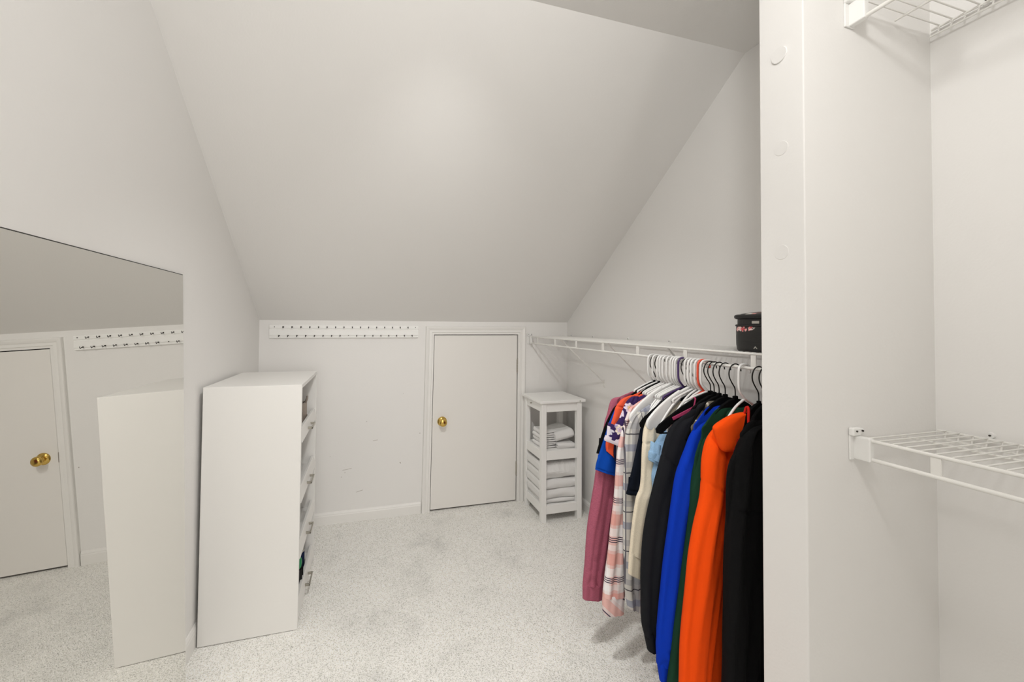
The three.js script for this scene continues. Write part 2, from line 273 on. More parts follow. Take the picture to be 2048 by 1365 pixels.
// shoes: a lofted upper on a sole, toe towards -x
function shoeGeo(L = 0.27, Wd = 0.095, hgt = 0.095, open = true) {
  const n = 26, m = 22, pos = [], idx = [], uv = [];
  for (let i = 0; i <= n; i++) {
    const s = i / n, x = -L * s, hw = Wd / 2 * Math.pow(Math.sin(Math.PI * Math.min(1, Math.max(0.0, 0.09 + s * 0.9))), 0.45) * (0.78 + 0.25 * s);
    const top = hgt * (s < 0.4 ? 1 - 0.15 * Math.sin(s / 0.4 * Math.PI) : 1 - 0.6 * ((s - 0.4) / 0.6) ** 0.8) * (s > 0.94 ? 0.7 : 1);
    for (let j = 0; j <= m; j++) { const a = Math.PI * j / m, c = Math.cos(a), q = Math.sin(a); let y = 0.018 + (top - 0.018) * Math.pow(q, 0.55), z = hw * Math.sign(c) * Math.pow(Math.abs(c), 0.75); if (open && s < 0.42 && q > 0.86) y -= 0.035; pos.push(x, y, z); uv.push(s, j / m); }
  }
  for (let i = 0; i < n; i++) for (let j = 0; j < m; j++) { const a = i * (m + 1) + j, b = a + 1, c = a + m + 1, d = c + 1; idx.push(a, b, c, b, d, c); }
  const g = new THREE.BufferGeometry(); g.setAttribute('position', new THREE.Float32BufferAttribute(pos, 3)); g.setAttribute('uv', new THREE.Float32BufferAttribute(uv, 2)); g.setIndex(idx); g.computeVertexNormals();
  const out = []; for (let i = 0; i <= 30; i++) { const a = i / 30 * Math.PI * 2, s = 0.5 - 0.5 * Math.cos(a), hw = Wd / 2 * 1.05 * Math.pow(Math.abs(Math.sin(a)), 0.55); out.push([-L * s * 1.02 + 0.003, hw * Math.sign(Math.sin(a))]); }
  const sole = extrude(out, 0.02, 0.004).rotateX(-Math.PI / 2);
  return { upper: g, sole };
}
function shoe(name, label, x, y, z, turn, col, solecol, o = {}) {
  const t = thing(name, label, 'shoe', [x, y, z], o.group, turn); const s = shoeGeo(o.L, o.W, o.h);
  obj('upper', s.upper, std(col, 0.8), t); obj('sole', [s.sole], std(solecol, 0.6), t);
  return t;
}
{
  const ty = (i) => [0.773, 0.521, 0.291, 0.053][i] + 0.003, fx = CAB.x + CAB.w - 0.03;
  const a = shoe('sneaker', 'taupe fabric sneaker with a heel loop in the top shoe tray', fx, ty(0), 0.5, 0.12, 0x9c9085, 0x8d8278, { h: 0.1 });
  obj('heel_loop', [tube([[-0.006, 0.085, 0.014], [0.0, 0.102, 0.014], [0.001, 0.112, 0], [0.0, 0.102, -0.014], [-0.006, 0.085, -0.014]], 0.005, 24, 8)], std(0x8a7f75, 0.8), a);
  shoe('sneaker', 'second taupe fabric sneaker deeper in the top shoe tray', fx, ty(0), 0.64, 0.05, 0x9c9085, 0x8d8278, { h: 0.1 });
  shoe('sneaker', 'pale grey shoe with a dark opening in the second shoe tray', fx, ty(1), 0.74, 0, 0x8f8b85, 0xd8d5cf, { h: 0.07 });
  shoe('sneaker', 'grey shoe with a dark opening in the third shoe tray', fx, ty(2), 0.72, 0, 0x55534f, 0xcfccc5, { h: 0.075 });
  const navy = 0x0f1f4a;
  for (const [i, z] of [[0, 0.522], [1, 0.603]]) {
    const s = shoe('slipper', i ? 'nearer navy slipper with a silvery collar in the lowest shoe tray' : 'farther navy slipper with a silvery collar in the lowest shoe tray', fx, ty(3), z, 0, navy, navy, { h: 0.075, L: 0.25, W: 0.074 });
    obj('collar', [new THREE.TorusGeometry(0.037, 0.004, 8, 30).rotateX(Math.PI / 2).scale(1.3, 1, 0.9).translate(-0.052, 0.07, 0)], std(0xc9c4bb, 0.4, { metalness: 0.5 }), s);
  }
  const b = shoe('sandal', 'black shoe with a green strap at the near end of the lowest shoe tray', fx + 0.018, ty(3), 0.688, 0, 0x0c0c0c, 0x0d0d0d, { h: 0.085, W: 0.075 });
  obj('strap', [bx(0.05, 0.045, 0.05, -0.03, 0.1, 0, 0.015)], std(0x1d8a55, 0.6), b);
}

// ---------------------------------------------------------------- towel tower
{
  const x0 = 1.691, z0 = 0.053, w = 0.286, d = 0.3, p = 0.034, h = 0.757;
  const t = thing('shelf_tower', 'narrow white wooden tower with two open shelves of towels in the corner', 'shelf unit', [x0, 0, z0]);
  for (const [a, b] of [[0, 0], [w - p, 0], [0, d - p], [w - p, d - p]]) obj('post', [bb(a, a + p, 0, h, b, b + p, 0.002)], whiteWood, t);
  obj('top_board', [bb(-0.014, w + 0.022, h, h + 0.018, -0.012, d + 0.012, 0.003)], whiteWood, t);
  const frame = (y0, y1) => [bb(p, w - p, y0, y1, d - 0.024, d - 0.006, 0.0015), bb(p, w - p, y0, y1, 0.006, 0.024, 0.0015), bb(0.006, 0.022, y0, y1, p, d - p, 0.0015), bb(w - 0.022, w - 0.006, y0, y1, p, d - p, 0.0015)];
  for (const g of frame(0.7, h)) obj('apron_rail', [g], whiteWood, t);
  for (const [y0, y1] of [[0.392, 0.45], [0.05, 0.104]]) {
    const s = obj('shelf_board', [bb(0.02, w - 0.02, y1 - 0.016, y1 - 0.004, 0.02, d - 0.02)], whiteWood, t);
    for (const g of frame(y0, y1)) obj('shelf_rail', [g], whiteWood, s);
  }
  obj('screw', [new THREE.CylinderGeometry(0.004, 0.004, 0.003, 10).rotateX(Math.PI / 2).translate(w - 0.02, h + 0.008, d + 0.0125)], nickel, t);
  obj('screw', [new THREE.CylinderGeometry(0.004, 0.004, 0.012, 10).rotateZ(Math.PI / 2).translate(0, 0.73, 0.12)], nickel, t);
}
const terryBump = dataTex(256, () => { const c = rnd() * 255; return [c, c, c]; }, { srgb: false, repeat: [9, 9] });
const terry = std(0xfdfcfa, 1, { bumpMap: terryBump, bumpScale: 0.0015 });
// a towel folded over: layers of cloth whose fold faces +z, cut edges towards -z
function towelGeo(w, h, d, layers = 2, ribs = 0, ph = 0) {
  const gs = [], lt = h / layers;
  for (let k = 0; k < layers; k += 2) {                  // one U fold per two layers
    const hh = Math.min(2, layers - k) * lt, r = hh / 2, o = [], y0 = k * lt;
    for (let i = 0; i <= 14; i++) { const a = -Math.PI / 2 + Math.PI * i / 14; o.push([d - r * 0.8 + Math.cos(a) * r * 0.8, y0 + r + Math.sin(a) * r * 0.98]); }
    if (hh > lt * 1.5) { o.push([0.004, y0 + hh * 0.97], [0, y0 + r + 0.004], [0.02, y0 + r + 0.0025], [d - r * 0.9, y0 + r + 0.001], [d - r * 0.9, y0 + r - 0.001], [0.02, y0 + r - 0.0025], [0.002, y0 + r - 0.004], [0.006, y0 + hh * 0.03]); } else o.push([0, y0 + hh * 0.97], [0, y0 + hh * 0.03]);
    const g = extrude(o, w, Math.min(0.014, lt * 0.45), 28).rotateY(-Math.PI / 2).translate(w, 0, 0);  // shape x -> z, depth -> -x
    gs.push(g);
  }
  const g = merge(gs);
  warp(g, (v) => {
    const u = v.x / w, t = v.y / h;
    v.y += 0.006 * N3(v.x * 9 + ph, v.y * 12, v.z * 7 + ph) + (ribs ? ribs * Math.cos(v.x * 150 + ph) * Math.exp(-(((u - 0.55) / 0.22) ** 2)) * t : 0);
    v.z += 0.008 * N3(v.x * 8 + 4, v.y * 30, ph) + (ribs ? ribs * 0.8 * Math.cos(v.x * 150 + ph) * Math.exp(-(((u - 0.55) / 0.22) ** 2)) : 0);
    v.x += 0.004 * N3(ph, v.y * 45, v.z * 9);
  });
  return planarUV(g, (x, y, z) => x + z, (x, y, z) => y + z * 0.3);
}
{
  const towel = (label, w, h, d, x, y, z, o = {}) => { const m = obj('folded_towel', towelGeo(w, h, d, o.layers ?? 2, o.ribs ?? 0, o.ph ?? 0), terry); m.position.set(x, y, z); m.rotation.set(o.rx ?? 0, o.ry ?? 0, o.rz ?? 0); return tag(m, label, 'towel', o.group); };
  towel('thin white hand towel, lowest of the stack in the tower', 0.232, 0.026, 0.235, 1.712, 0.102, 0.085, { ph: 1 });
  towel('white folded bath towel, second from the bottom of the stack', 0.238, 0.064, 0.245, 1.71, 0.128, 0.08, { ph: 5.3 });
  towel('white folded bath towel, second from the top of the stack', 0.242, 0.062, 0.245, 1.708, 0.192, 0.081, { ph: 2.6 });
  towel('thick white ribbed bath towel topping the stack on the bottom shelf', 0.262, 0.118, 0.25, 1.71, 0.253, 0.08, { ribs: 0.0035, ph: 9.1 });
  let y = 0.447;
  for (let i = 0; i < 4; i++) { towel(['lowest small white washcloth of the folded pile on the upper shelf', 'second small white washcloth from the bottom of the pile', 'third small white washcloth from the bottom of the pile', 'top small white washcloth of the folded pile'][i], 0.15, 0.027, 0.1, 1.826 + 0.003 * (i % 2), y, 0.125, { ph: 3 + i * 2.7, group: 'washcloths piled on the upper shelf', ry: -Math.PI / 2 }); y += 0.0275; }
  towel('flat white hand towel under the tilted one on the upper shelf', 0.112, 0.034, 0.2, 1.834, 0.447, 0.115, { ph: 2 });
  towel('plump white hand towel leaning tilted on the flat one', 0.112, 0.066, 0.19, 1.833, 0.487, 0.112, { ph: 7.7, rz: 0.17 });
}

// ---------------------------------------------------------------- wire shelves
const RX = 1.752;                                            // front rails, the hanging rod among them
function wireShelf(label, yTop, yLow, z0, z1, { straps = [], braces = [], clips = [], capZ, capDir, screwRow }) {
  const t = thing('wire_shelf', label, 'wire shelf', [RX, yTop, z0]);
  const P = (x, y, z) => [x - RX, y - yTop, z - z0];
  obj('front_rail', [rod(P(RX, yTop, z0), P(RX, yTop, z1), 0.0042, 10)], wireWhite, t);
  obj('hanging_rod', [rod(P(RX, yLow, z0), P(RX, yLow, z1), 0.0048, 12)], wireWhite, t);
  obj('back_rail', [rod(P(W - 0.012, yTop, z0 + 0.006), P(W - 0.012, yTop, z1), 0.003, 8)], wireWhite, t);
  obj('middle_rail', [rod(P(RX + 0.148, yTop - 0.0045, z0 + 0.006), P(RX + 0.148, yTop - 0.0045, z1), 0.003, 8)], wireWhite, t);
  obj('back_rail', [rod(P(W - 0.02, yTop - 0.02, z0 + 0.006), P(W - 0.02, yTop - 0.02, z1), 0.0025, 8)], wireWhite, t);
  const n = Math.floor((z1 - z0 - 0.02) / 0.0238), wire = merge([rod([0, 0.0035, 0], [W - 0.012 - RX, 0.0025, 0], 0.0019, 6), rod([W - 0.012 - RX, 0.0025, 0], [W - 0.02 - RX, -0.02, 0], 0.0019, 6)]);
  for (let i = 0; i < n; i++) { const m = shadows(new THREE.Mesh(wire, wireWhite)); m.name = numbered('cross_wire'); m.position.set(0, 0, capDir > 0 ? 0.022 + i * 0.0238 : 0.012 + i * 0.0238); t.add(m); }
  for (const z of straps) obj('strap', [bx(0.0035, yTop - yLow, 0.017, 0, (yLow - yTop) / 2, z - z0, 0.001)], wireWhite, t);
  for (const [z, yw] of braces) obj('brace', [rod(P(RX, yTop - 0.002, z), P(W - 0.004, yw, z), 0.0042, 8), bx(0.004, 0.05, 0.014, W - 0.002 - RX, yw - 0.012 - yTop, z - z0, 0.001), new THREE.CylinderGeometry(0.003, 0.003, 0.004, 8).rotateZ(Math.PI / 2).translate(W - 0.005 - RX, yw - 0.025 - yTop, z - z0)], wireWhite, t);
  for (const z of clips) { const c = obj('wall_clip', [new THREE.CylinderGeometry(0.0065, 0.0075, 0.006, 18).rotateZ(Math.PI / 2).translate(W - 0.003 - RX, 0.009, z - z0), bx(0.012, 0.01, 0.009, W - 0.008 - RX, -0.001, z - z0, 0.003)], plasticWhite, t); obj('screw', [new THREE.CylinderGeometry(0.0022, 0.0022, 0.002, 10).rotateZ(Math.PI / 2).translate(W - 0.0068 - RX, 0.009, z - z0)], darkMetal, c); }
  // end bracket: a cup that takes both rails, with an ear and two screws
  const hgt = yTop - yLow + 0.012, cy = (yLow - yTop) / 2, s = capDir, zz = capZ - z0;
  const br = obj('end_bracket', [bx(0.016, hgt, 0.036, -0.001, cy, zz + s * 0.018, 0.003), bx(0.034, hgt + 0.004, 0.004, -0.004, cy, zz + s * 0.002, 0.0015), bx(0.03, 0.02, 0.012, -0.008, 0.016, zz + s * 0.006, 0.004), bx(0.018, 0.014, 0.011, 0.008, 0.016, zz + s * 0.0055, 0.004)], plasticWhite, t);
  for (const dx of [-0.012, 0.008]) obj('screw', [new THREE.CylinderGeometry(0.0022, 0.0022, 0.003, 10).rotateX(Math.PI / 2).translate(dx, 0.018, zz + s * 0.0125)], darkMetal, br);
}
wireShelf('long white wire shelf with the hanging rod along the wall behind the clothes', 1.1743, 1.1298, 0.004, 1.916, { straps: [0.145, 0.414, 0.68, 0.95, 1.22, 1.494, 1.768], braces: [[0.49, 0.905], [0.99, 0.905], [1.40, 0.905]], clips: [0.074, 0.366, 0.738, 1.067, 1.45], capZ: 0.001, capDir: 1 });
wireShelf('short white wire shelf at waist height in the near bay', 0.9925, 0.949, ZP + 0.003, 3.6, { straps: [2.175, 2.45, 2.72, 3.0, 3.27, 3.5], clips: [2.128, 2.43, 2.74, 3.04, 3.4], capZ: ZP, capDir: 1 });
wireShelf('white wire shelf high up in the near bay', 2.042, 1.999, ZP + 0.003, 3.6, { straps: [2.21, 2.48, 2.75, 3.02, 3.3, 3.5], clips: [2.135, 2.43, 2.74, 3.04, 3.4], capZ: ZP, capDir: 1 });

// ---------------------------------------------------------------- bag on the shelf
{
  const t = thing('storage_bag', 'black zipped vanity bag with pink flower print on the wire shelf', 'bag', [1.895, 1.18, 1.775]);
  const print = canvasTex(1024, 256, (c, w, h) => {
    c.fillStyle = '#171615'; c.fillRect(0, 0, w, h);
    for (let i = 0; i < 500; i++) { c.fillStyle = `rgba(70,68,66,${rr(0.05, 0.3)})`; c.fillRect(rr(0, w), rr(0, h), rr(4, 40), 1.5); }
    const fl = (x, y, sx, sy) => { for (let i = 0; i < 26; i++) { c.fillStyle = ['#e9a9a6', '#f0d3cd', '#c8474f', '#e4c9c4', '#d9837f'][i % 5]; c.beginPath(); c.ellipse(x + rr(-sx, sx), y + rr(-sy, sy), sx * 0.28, sy * 0.35, rr(0, 3), 0, 7); c.fill(); } };
    fl(572, 104, 36, 13); fl(150, 120, 30, 20); fl(800, 110, 30, 20);
    c.fillStyle = '#6b6663'; for (const [x, y] of [[622, 120], [618, 140], [626, 155]]) { c.beginPath(); c.ellipse(x, y, 5, 12, -0.4, 0, 7); c.fill(); }
    c.fillStyle = '#b9b4ab'; c.beginPath(); c.moveTo(520, 96); c.lineTo(534, 96); c.lineTo(527, 110); c.fill();
    c.strokeStyle = '#b9b4ab'; c.lineWidth = 4; c.beginPath(); c.moveTo(516, 236); c.lineTo(522, 222); c.lineTo(529, 236); c.stroke();
    c.strokeStyle = '#060606'; c.lineWidth = 3; c.beginPath(); c.moveTo(480, 196); c.lineTo(640, 186); c.stroke();
  });
  const lidPrint = canvasTex(256, 256, (c, w, h) => { c.fillStyle = '#1b1a19'; c.fillRect(0, 0, w, h); for (let i = 0; i < 60; i++) { c.fillStyle = ['#e8e2da', '#b6433f', '#e8e2da', '#3a3836', '#d98f8a'][i % 5]; c.beginPath(); c.ellipse(rr(0, w), rr(0, h), rr(8, 26), rr(6, 16), rr(0, 3), 0, 7); c.fill(); } });
  const hx = 0.135, hz = 0.115;
  const loft = (rows) => { const m = 56, pos = [], uv = [], idx = [], arc = [0]; for (let j = 1; j <= m; j++) { const q = (k) => { const a = k / m * Math.PI * 2, c = Math.cos(a), n = Math.sin(a); return [hx * Math.sign(c) * Math.abs(c) ** 0.55, hz * Math.sign(n) * Math.abs(n) ** 0.55]; }, [x0, z0] = q(j - 1), [x1, z1] = q(j); arc.push(arc[j - 1] + Math.hypot(x1 - x0, z1 - z0)); } rows.forEach(([y, s], i) => { for (let j = 0; j <= m; j++) { const a = j / m * Math.PI * 2, c = Math.cos(a), q = Math.sin(a), e = 0.55; pos.push(hx * s * Math.sign(c) * Math.abs(c) ** e, y, hz * s * Math.sign(q) * Math.abs(q) ** e); uv.push(arc[j] / arc[m], y / 0.12); } }); for (let i = 0; i < rows.length - 1; i++) for (let j = 0; j < m; j++) { const a = i * (m + 1) + j; idx.push(a, a + m + 1, a + 1, a + 1, a + m + 1, a + m + 2); } const g = new THREE.BufferGeometry(); g.setAttribute('position', new THREE.Float32BufferAttribute(pos, 3)); g.setAttribute('uv', new THREE.Float32BufferAttribute(uv, 2)); g.setIndex(idx); g.computeVertexNormals(); return g; };
  obj('body', loft([[0, 0.001], [0, 0.96], [0.003, 0.985], [0.02, 1], [0.06, 1.005], [0.076, 1.0], [0.08, 0.99]]), std(0xffffff, 0.42, { map: print }), t);
  const lid = obj('lid', loft([[0.08, 0.975], [0.098, 0.975], [0.103, 0.97]]), std(0xffffff, 0.45, { map: print }), t);
  const ring = (y, s, r) => { const pts = []; for (let j = 0; j < 64; j++) { const a = j / 64 * Math.PI * 2, c = Math.cos(a), q = Math.sin(a); pts.push(V(hx * s * Math.sign(c) * Math.abs(c) ** 0.55, y, hz * s * Math.sign(q) * Math.abs(q) ** 0.55)); } return new THREE.TubeGeometry(new THREE.CatmullRomCurve3(pts, true), 160, r, 8, true); };
  obj('piping', [ring(0.081, 0.995, 0.0035), ring(0.109, 0.99, 0.0075)], std(0x100f0f, 0.5), lid);
  obj('lid_top', planarUV(loft([[0.112, 0.99], [0.119, 0.9], [0.125, 0.6], [0.127, 0.3], [0.127, 0.001]]), (x) => x * 5, (x, y, z) => z * 5), std(0xffffff, 0.5, { map: lidPrint }), lid);
  obj('label', [bx(0.002, 0.008, 0.024, -0.133, 0.091, -0.008, 0.0008)], std(0xb9b4ab, 0.5), lid);
}

// ---------------------------------------------------------------- hangers
const ROD_Y = 1.1298, ROD_T = ROD_Y + 0.0048;
const whiteHang = std(0xf1f0ee, 0.28), purpleHang = std(0x4b3568, 0.3), orangeHang = std(0xe9573c, 0.3), velvet = new THREE.MeshPhysicalMaterial({ color: 0x060607, roughness: 0.95, specularIntensity: 0.3 }), blackWire = std(0x1b1a1a, 0.35, { metalness: 0.6 });
const cache = {};
// all are drawn about the rod's top, hook over the rod, arms along +x and -x
function tubularGeo(low = 0) { // loop hook, arms with a strap notch, straight lower bar
  const r = 0.0038;
  const hook = tube([[0.0, -0.102, 0], [-0.008, -0.094, 0], [-0.021, -0.078, 0], [-0.025, -0.06, 0], [-0.025, -0.026, 0], [-0.0235, -0.008, 0], [-0.015, 0.003, 0], [0, 0.0055, 0], [0.014, 0.002, 0], [0.021, -0.009, 0], [0.022, -0.02, 0]], r, 60, 10);
  const arm = (s) => low ? [tube([[0, -0.102, 0], [s * 0.035, -0.122, 0], [s * 0.065, -0.15, 0], [s * 0.1, -0.192, 0], [s * 0.125, -0.224, 0], [s * 0.13, -0.234, 0], [s * 0.12, -0.243, 0]], r, 40, 8)]
    : [tube([[0, -0.102, 0], [s * 0.045, -0.117, 0], [s * 0.085, -0.1335, 0], [s * 0.0925, -0.1385, 0], [s * 0.0915, -0.145, 0], [s * 0.084, -0.1465, 0]], r, 30, 8, 0.5), tube([[s * 0.06, -0.1285, 0], [s * 0.084, -0.1465, 0], [s * 0.112, -0.175, 0], [s * 0.142, -0.212, 0], [s * 0.15, -0.228, 0], [s * 0.148, -0.237, 0], [s * 0.138, -0.243, 0]], r, 40, 8)];
  return { hook: merge([hook]), arms: merge([arm(1), arm(-1), rod([-0.138, -0.243, 0], [0.138, -0.243, 0], r, 8)]) };
}
function broadGeo() { // wide moulded shoulders with a raised rim and an open window
  const hook = tube([[0.0, -0.1, 0], [-0.008, -0.092, 0], [-0.02, -0.078, 0], [-0.0245, -0.06, 0], [-0.0245, -0.026, 0], [-0.023, -0.008, 0], [-0.015, 0.003, 0], [0, 0.0055, 0], [0.014, 0.002, 0], [0.021, -0.009, 0], [0.022, -0.02, 0]], 0.0038, 60, 10);
  const gs = [];
  for (const s of [1, -1]) {
    const o = [[0, -0.093], [0.05, -0.113], [0.1, -0.14], [0.145, -0.172], [0.174, -0.198], [0.186, -0.213], [0.186, -0.228], [0.175, -0.236], [0.155, -0.233], [0.13, -0.214], [0.1, -0.182], [0.05, -0.139], [0, -0.118]].map(([x, y]) => [s * x, y]);
    const win = [[0.03, -0.117], [0.06, -0.129], [0.088, -0.146], [0.083, -0.153], [0.05, -0.133], [0.026, -0.123]].map(([x, y]) => [s * x, y]);
    gs.push(extrude(s > 0 ? o : o.slice().reverse(), 0.008, 0.002, 1, [win]).translate(0, 0, -0.004));
    gs.push(tube([...o.slice(1, 12).map(([x, y]) => [x * 0.995, y, 0])], 0.0058, 70, 8));
  }
  return { hook: merge([hook]), arms: merge(gs) };
}
function velvetGeo() { // flat flocked hanger with a wire hook
  const hook = tube([[0, -0.112, 0], [0, -0.085, 0], [-0.003, -0.072, 0], [-0.014, -0.056, 0], [-0.0235, -0.038, 0], [-0.024, -0.02, 0], [-0.015, -0.003, 0], [0, 0.003, 0], [0.014, -0.001, 0], [0.022, -0.013, 0], [0.0235, -0.02, 0]], 0.0018, 60, 8);
  const o = [], up = [[0, -0.102], [0.02, -0.105], [0.06, -0.121], [0.11, -0.15], [0.16, -0.184], [0.19, -0.206], [0.203, -0.222]], dn = [[0.2, -0.235], [0.185, -0.239], [0.15, -0.21], [0.1, -0.175], [0.055, -0.147], [0, -0.134]];
  for (const p of up) o.push(p); for (const p of dn) o.push(p);
  for (const [x, y] of dn.slice(0, -1).reverse()) o.push([-x, y]); for (const [x, y] of up.slice(1).reverse()) o.push([-x, y]);
  return { hook: merge([hook]), arms: merge([extrude(o, 0.005, 0.002).translate(0, 0, -0.0025), bx(0.016, 0.018, 0.01, 0, -0.106, 0, 0.003), rod([-0.18, -0.236, 0], [0.18, -0.236, 0], 0.0028, 8)]) };
}
function velvetLowGeo() { // the same kind seen over thick sweatshirts: only its hump by the hook stands clear of the cloth
  const g = velvetGeo(), up = [[0, -0.106], [0.025, -0.112], [0.055, -0.127], [0.085, -0.15], [0.115, -0.196], [0.14, -0.242]], dn = [[0.136, -0.256], [0.12, -0.255], [0.085, -0.205], [0.045, -0.168], [0, -0.15]];
  const o = [...up, ...dn, ...dn.slice(0, -1).reverse().map(([x, y]) => [-x, y]), ...up.slice(1).reverse().map(([x, y]) => [-x, y])];
  return { hook: g.hook, arms: merge([extrude(o, 0.006, 0.002).translate(0, 0, -0.003), bx(0.016, 0.018, 0.01, 0, -0.108, 0, 0.003)]) };
}
const makers = { velvetShort: () => { const g = velvetLowGeo(); g.arms.scale(0.58, 0.8, 1).translate(0, -0.02, 0); return g; }, tubular: tubularGeo, broad: broadGeo, velvet: velvetGeo, velvetLow: velvetLowGeo, tubularLow: () => tubularGeo(1) };
function hanger(z, kind, mat, label, o = {}) {
  const g = cache[kind] ??= makers[kind]();
  const t = thing('clothes_hanger', label, 'hanger', [RX + (o.dx ?? 0), ROD_T, z], o.group, o.turn ?? 0);
  obj('hook', g.hook, kind.startsWith('velvet') ? blackWire : mat, t); obj('arms', g.arms, mat, t);
  return t;
}
const TUL = 'tubularLow', VEO = 'velvetLow', VES = 'velvetShort', TUB = 'tubular', VEL = 'velvet', BRO = 'broad';
hanger(1.318, TUB, whiteHang, 'white tube hanger carrying the heathered maroon sweatshirt', { turn: 0.05 });
hanger(1.3315, VEL, velvet, 'black flocked hanger carrying the black tee behind the royal blue one');
hanger(1.346, TUB, whiteHang, 'white tube hanger carrying the royal blue tee', { turn: -0.03 });
hanger(1.3595, VEL, velvet, 'black flocked hanger carrying the coral top');
hanger(1.3725, TUB, whiteHang, 'white tube hanger carrying the striped navy top', { turn: 0.04 });
hanger(1.386, TUB, whiteHang, 'white tube hanger carrying the floral purple top', { turn: 0.02 });
hanger(1.404, TUB, whiteHang, 'white tube hanger carrying the pink plaid shirt', { turn: -0.02 });
hanger(1.424, BRO, whiteHang, 'broad white moulded hanger standing before the pink plaid shirt');
hanger(1.444, TUB, whiteHang, 'white tube hanger carrying the grey plaid shirt', { turn: 0.03 });
hanger(1.458, TUB, whiteHang, 'white tube hanger between the grey plaid shirt and the navy tee');
hanger(1.471, TUB, whiteHang, 'white tube hanger just before the purple hanger, carrying the navy tee', { turn: -0.04 });
hanger(1.486, TUB, purpleHang, 'purple plastic tube hanger among the white ones');
hanger(1.500, VEL, velvet, 'black flocked hanger next to the purple one');
hanger(1.516, BRO, whiteHang, 'broad white moulded hanger carrying the cream sweater', { turn: 0.02 });
hanger(1.532, TUB, whiteHang, 'white tube hanger just behind the denim shirt', { turn: 0.04 });
hanger(1.547, TUL, whiteHang, 'white tube hanger carrying the light denim shirt');
hanger(1.566, TUL, whiteHang, 'white tube hanger just behind the orange hanger', { turn: -0.08 });
hanger(1.580, TUL, orangeHang, 'orange plastic tube hanger among the white ones', { turn: -0.1 });
hanger(1.593, TUB, whiteHang, 'white tube hanger just in front of the orange hanger', { turn: -0.12 });
hanger(1.607, VEL, velvet, 'black flocked hanger carrying the pink satin camisole', { turn: -0.13 });
hanger(1.622, VEO, velvet, 'black flocked hanger carrying the charcoal sweatshirt', { turn: -0.06 });
hanger(1.642, VEO, velvet, 'black flocked hanger carrying the olive plaid shirt');
hanger(1.666, VEO, velvet, 'black flocked hanger carrying the royal blue sweatshirt');
hanger(1.700, VEO, velvet, 'black flocked hanger carrying the dark green sweatshirt', { dx: 0.004 });
hanger(1.737, TUL, whiteHang, 'large white tube hanger carrying the orange hoodie', { turn: 0.06 });
hanger(1.784, VES, velvet, 'black flocked hanger carrying the red camisole beside the stub wall');
hanger(1.806, VES, velvet, 'black flocked hanger carrying the black sweatshirt beside the stub wall');

// ---------------------------------------------------------------- cloth
const knitBump = dataTex(128, (x, y) => { const c = 128 + 70 * Math.sin(y * Math.PI / 4) * Math.sin(x * Math.PI / 4) + rr(-50, 50); return [c, c, c].map((v) => Math.max(0, Math.min(255, v))); }, { srgb: false, repeat: [24, 24] });
const cloth = (hex, o = {}) => new THREE.MeshPhysicalMaterial({ color: hex, roughness: 0.92, specularIntensity: 0.35, bumpMap: knitBump, bumpScale: 0.00028, side: THREE.DoubleSide, ...o });
function heather(r, g, b, amp, streak = 3) { return dataTex(256, (() => { const v = new Float32Array(256 * 256); for (let i = 0; i < v.length; i++) v[i] = rnd(); return (x, y) => { let s = 0; for (let k = 0; k < streak; k++) s += v[y * 256 + ((x + k) & 255)]; s = 1 + amp * (s / streak - 0.5) * 2; return [r * s, g * s, b * s].map((q) => Math.max(0, Math.min(255, q))); }; })(), { repeat: [6, 6] }); }
function plaid(w, h, base, bands) { return (c, cw, ch) => { c.fillStyle = base; c.fillRect(0, 0, cw, ch); for (const [dir, at, wd, col] of bands) { c.fillStyle = col; if (dir === 'v') c.fillRect(at * cw, 0, wd * cw, ch); else c.fillRect(0, at * ch, cw, wd * ch); } for (let i = 0; i < 9000; i++) { c.fillStyle = i % 2 ? 'rgba(255,255,255,.05)' : 'rgba(90,70,70,.05)'; c.fillRect(rnd() * cw, rnd() * ch, 3, 1); } }; }
const pinkPlaid = canvasTex(512, 512, plaid(512, 512, '#efd9d6', [['v', 0.0, 0.22, 'rgba(238,165,155,.42)'], ['v', 0.42, 0.2, 'rgba(238,165,155,.42)'], ['v', 0.28, 0.1, 'rgba(255,255,255,.6)'], ['v', 0.72, 0.2, 'rgba(255,255,255,.6)'], ['h', 0.06, 0.28, 'rgba(236,150,136,.5)'], ['h', 0.42, 0.2, 'rgba(255,255,255,.62)'], ['h', 0.84, 0.14, 'rgba(255,255,255,.5)'], ['h', 0.655, 0.022, '#3d3348'], ['h', 0.705, 0.022, '#3d3348'], ['h', 0.755, 0.022, '#3d3348'], ['v', 0.88, 0.028, '#4a3d50'], ['v', 0.94, 0.028, '#4a3d50']]), { repeat: [1 / 0.13, 1 / 0.142] });
const pinkPlaidBias = canvasTex(256, 256, plaid(256, 256, '#f1dedb', [['h', 0.05, 0.3, 'rgba(236,150,136,.45)'], ['h', 0.45, 0.04, '#4a3f55'], ['h', 0.56, 0.04, '#4a3f55'], ['h', 0.67, 0.04, '#4a3f55'], ['h', 0.74, 0.2, 'rgba(255,255,255,.5)']]), { repeat: [1 / 0.1, 1 / 0.1] }); pinkPlaidBias.rotation = -0.75;
const grayPlaid = canvasTex(512, 512, plaid(512, 512, '#d9d6d0', [['v', 0.1, 0.24, 'rgba(150,150,158,.5)'], ['v', 0.6, 0.1, 'rgba(120,130,150,.45)'], ['h', 0.1, 0.18, 'rgba(125,132,158,.55)'], ['h', 0.55, 0.15, 'rgba(160,160,168,.45)'], ['h', 0.82, 0.03, '#55535a'], ['v', 0.48, 0.02, '#55535a'], ['v', 0.86, 0.03, '#6a6870']]), { repeat: [1 / 0.11, 1 / 0.14] });
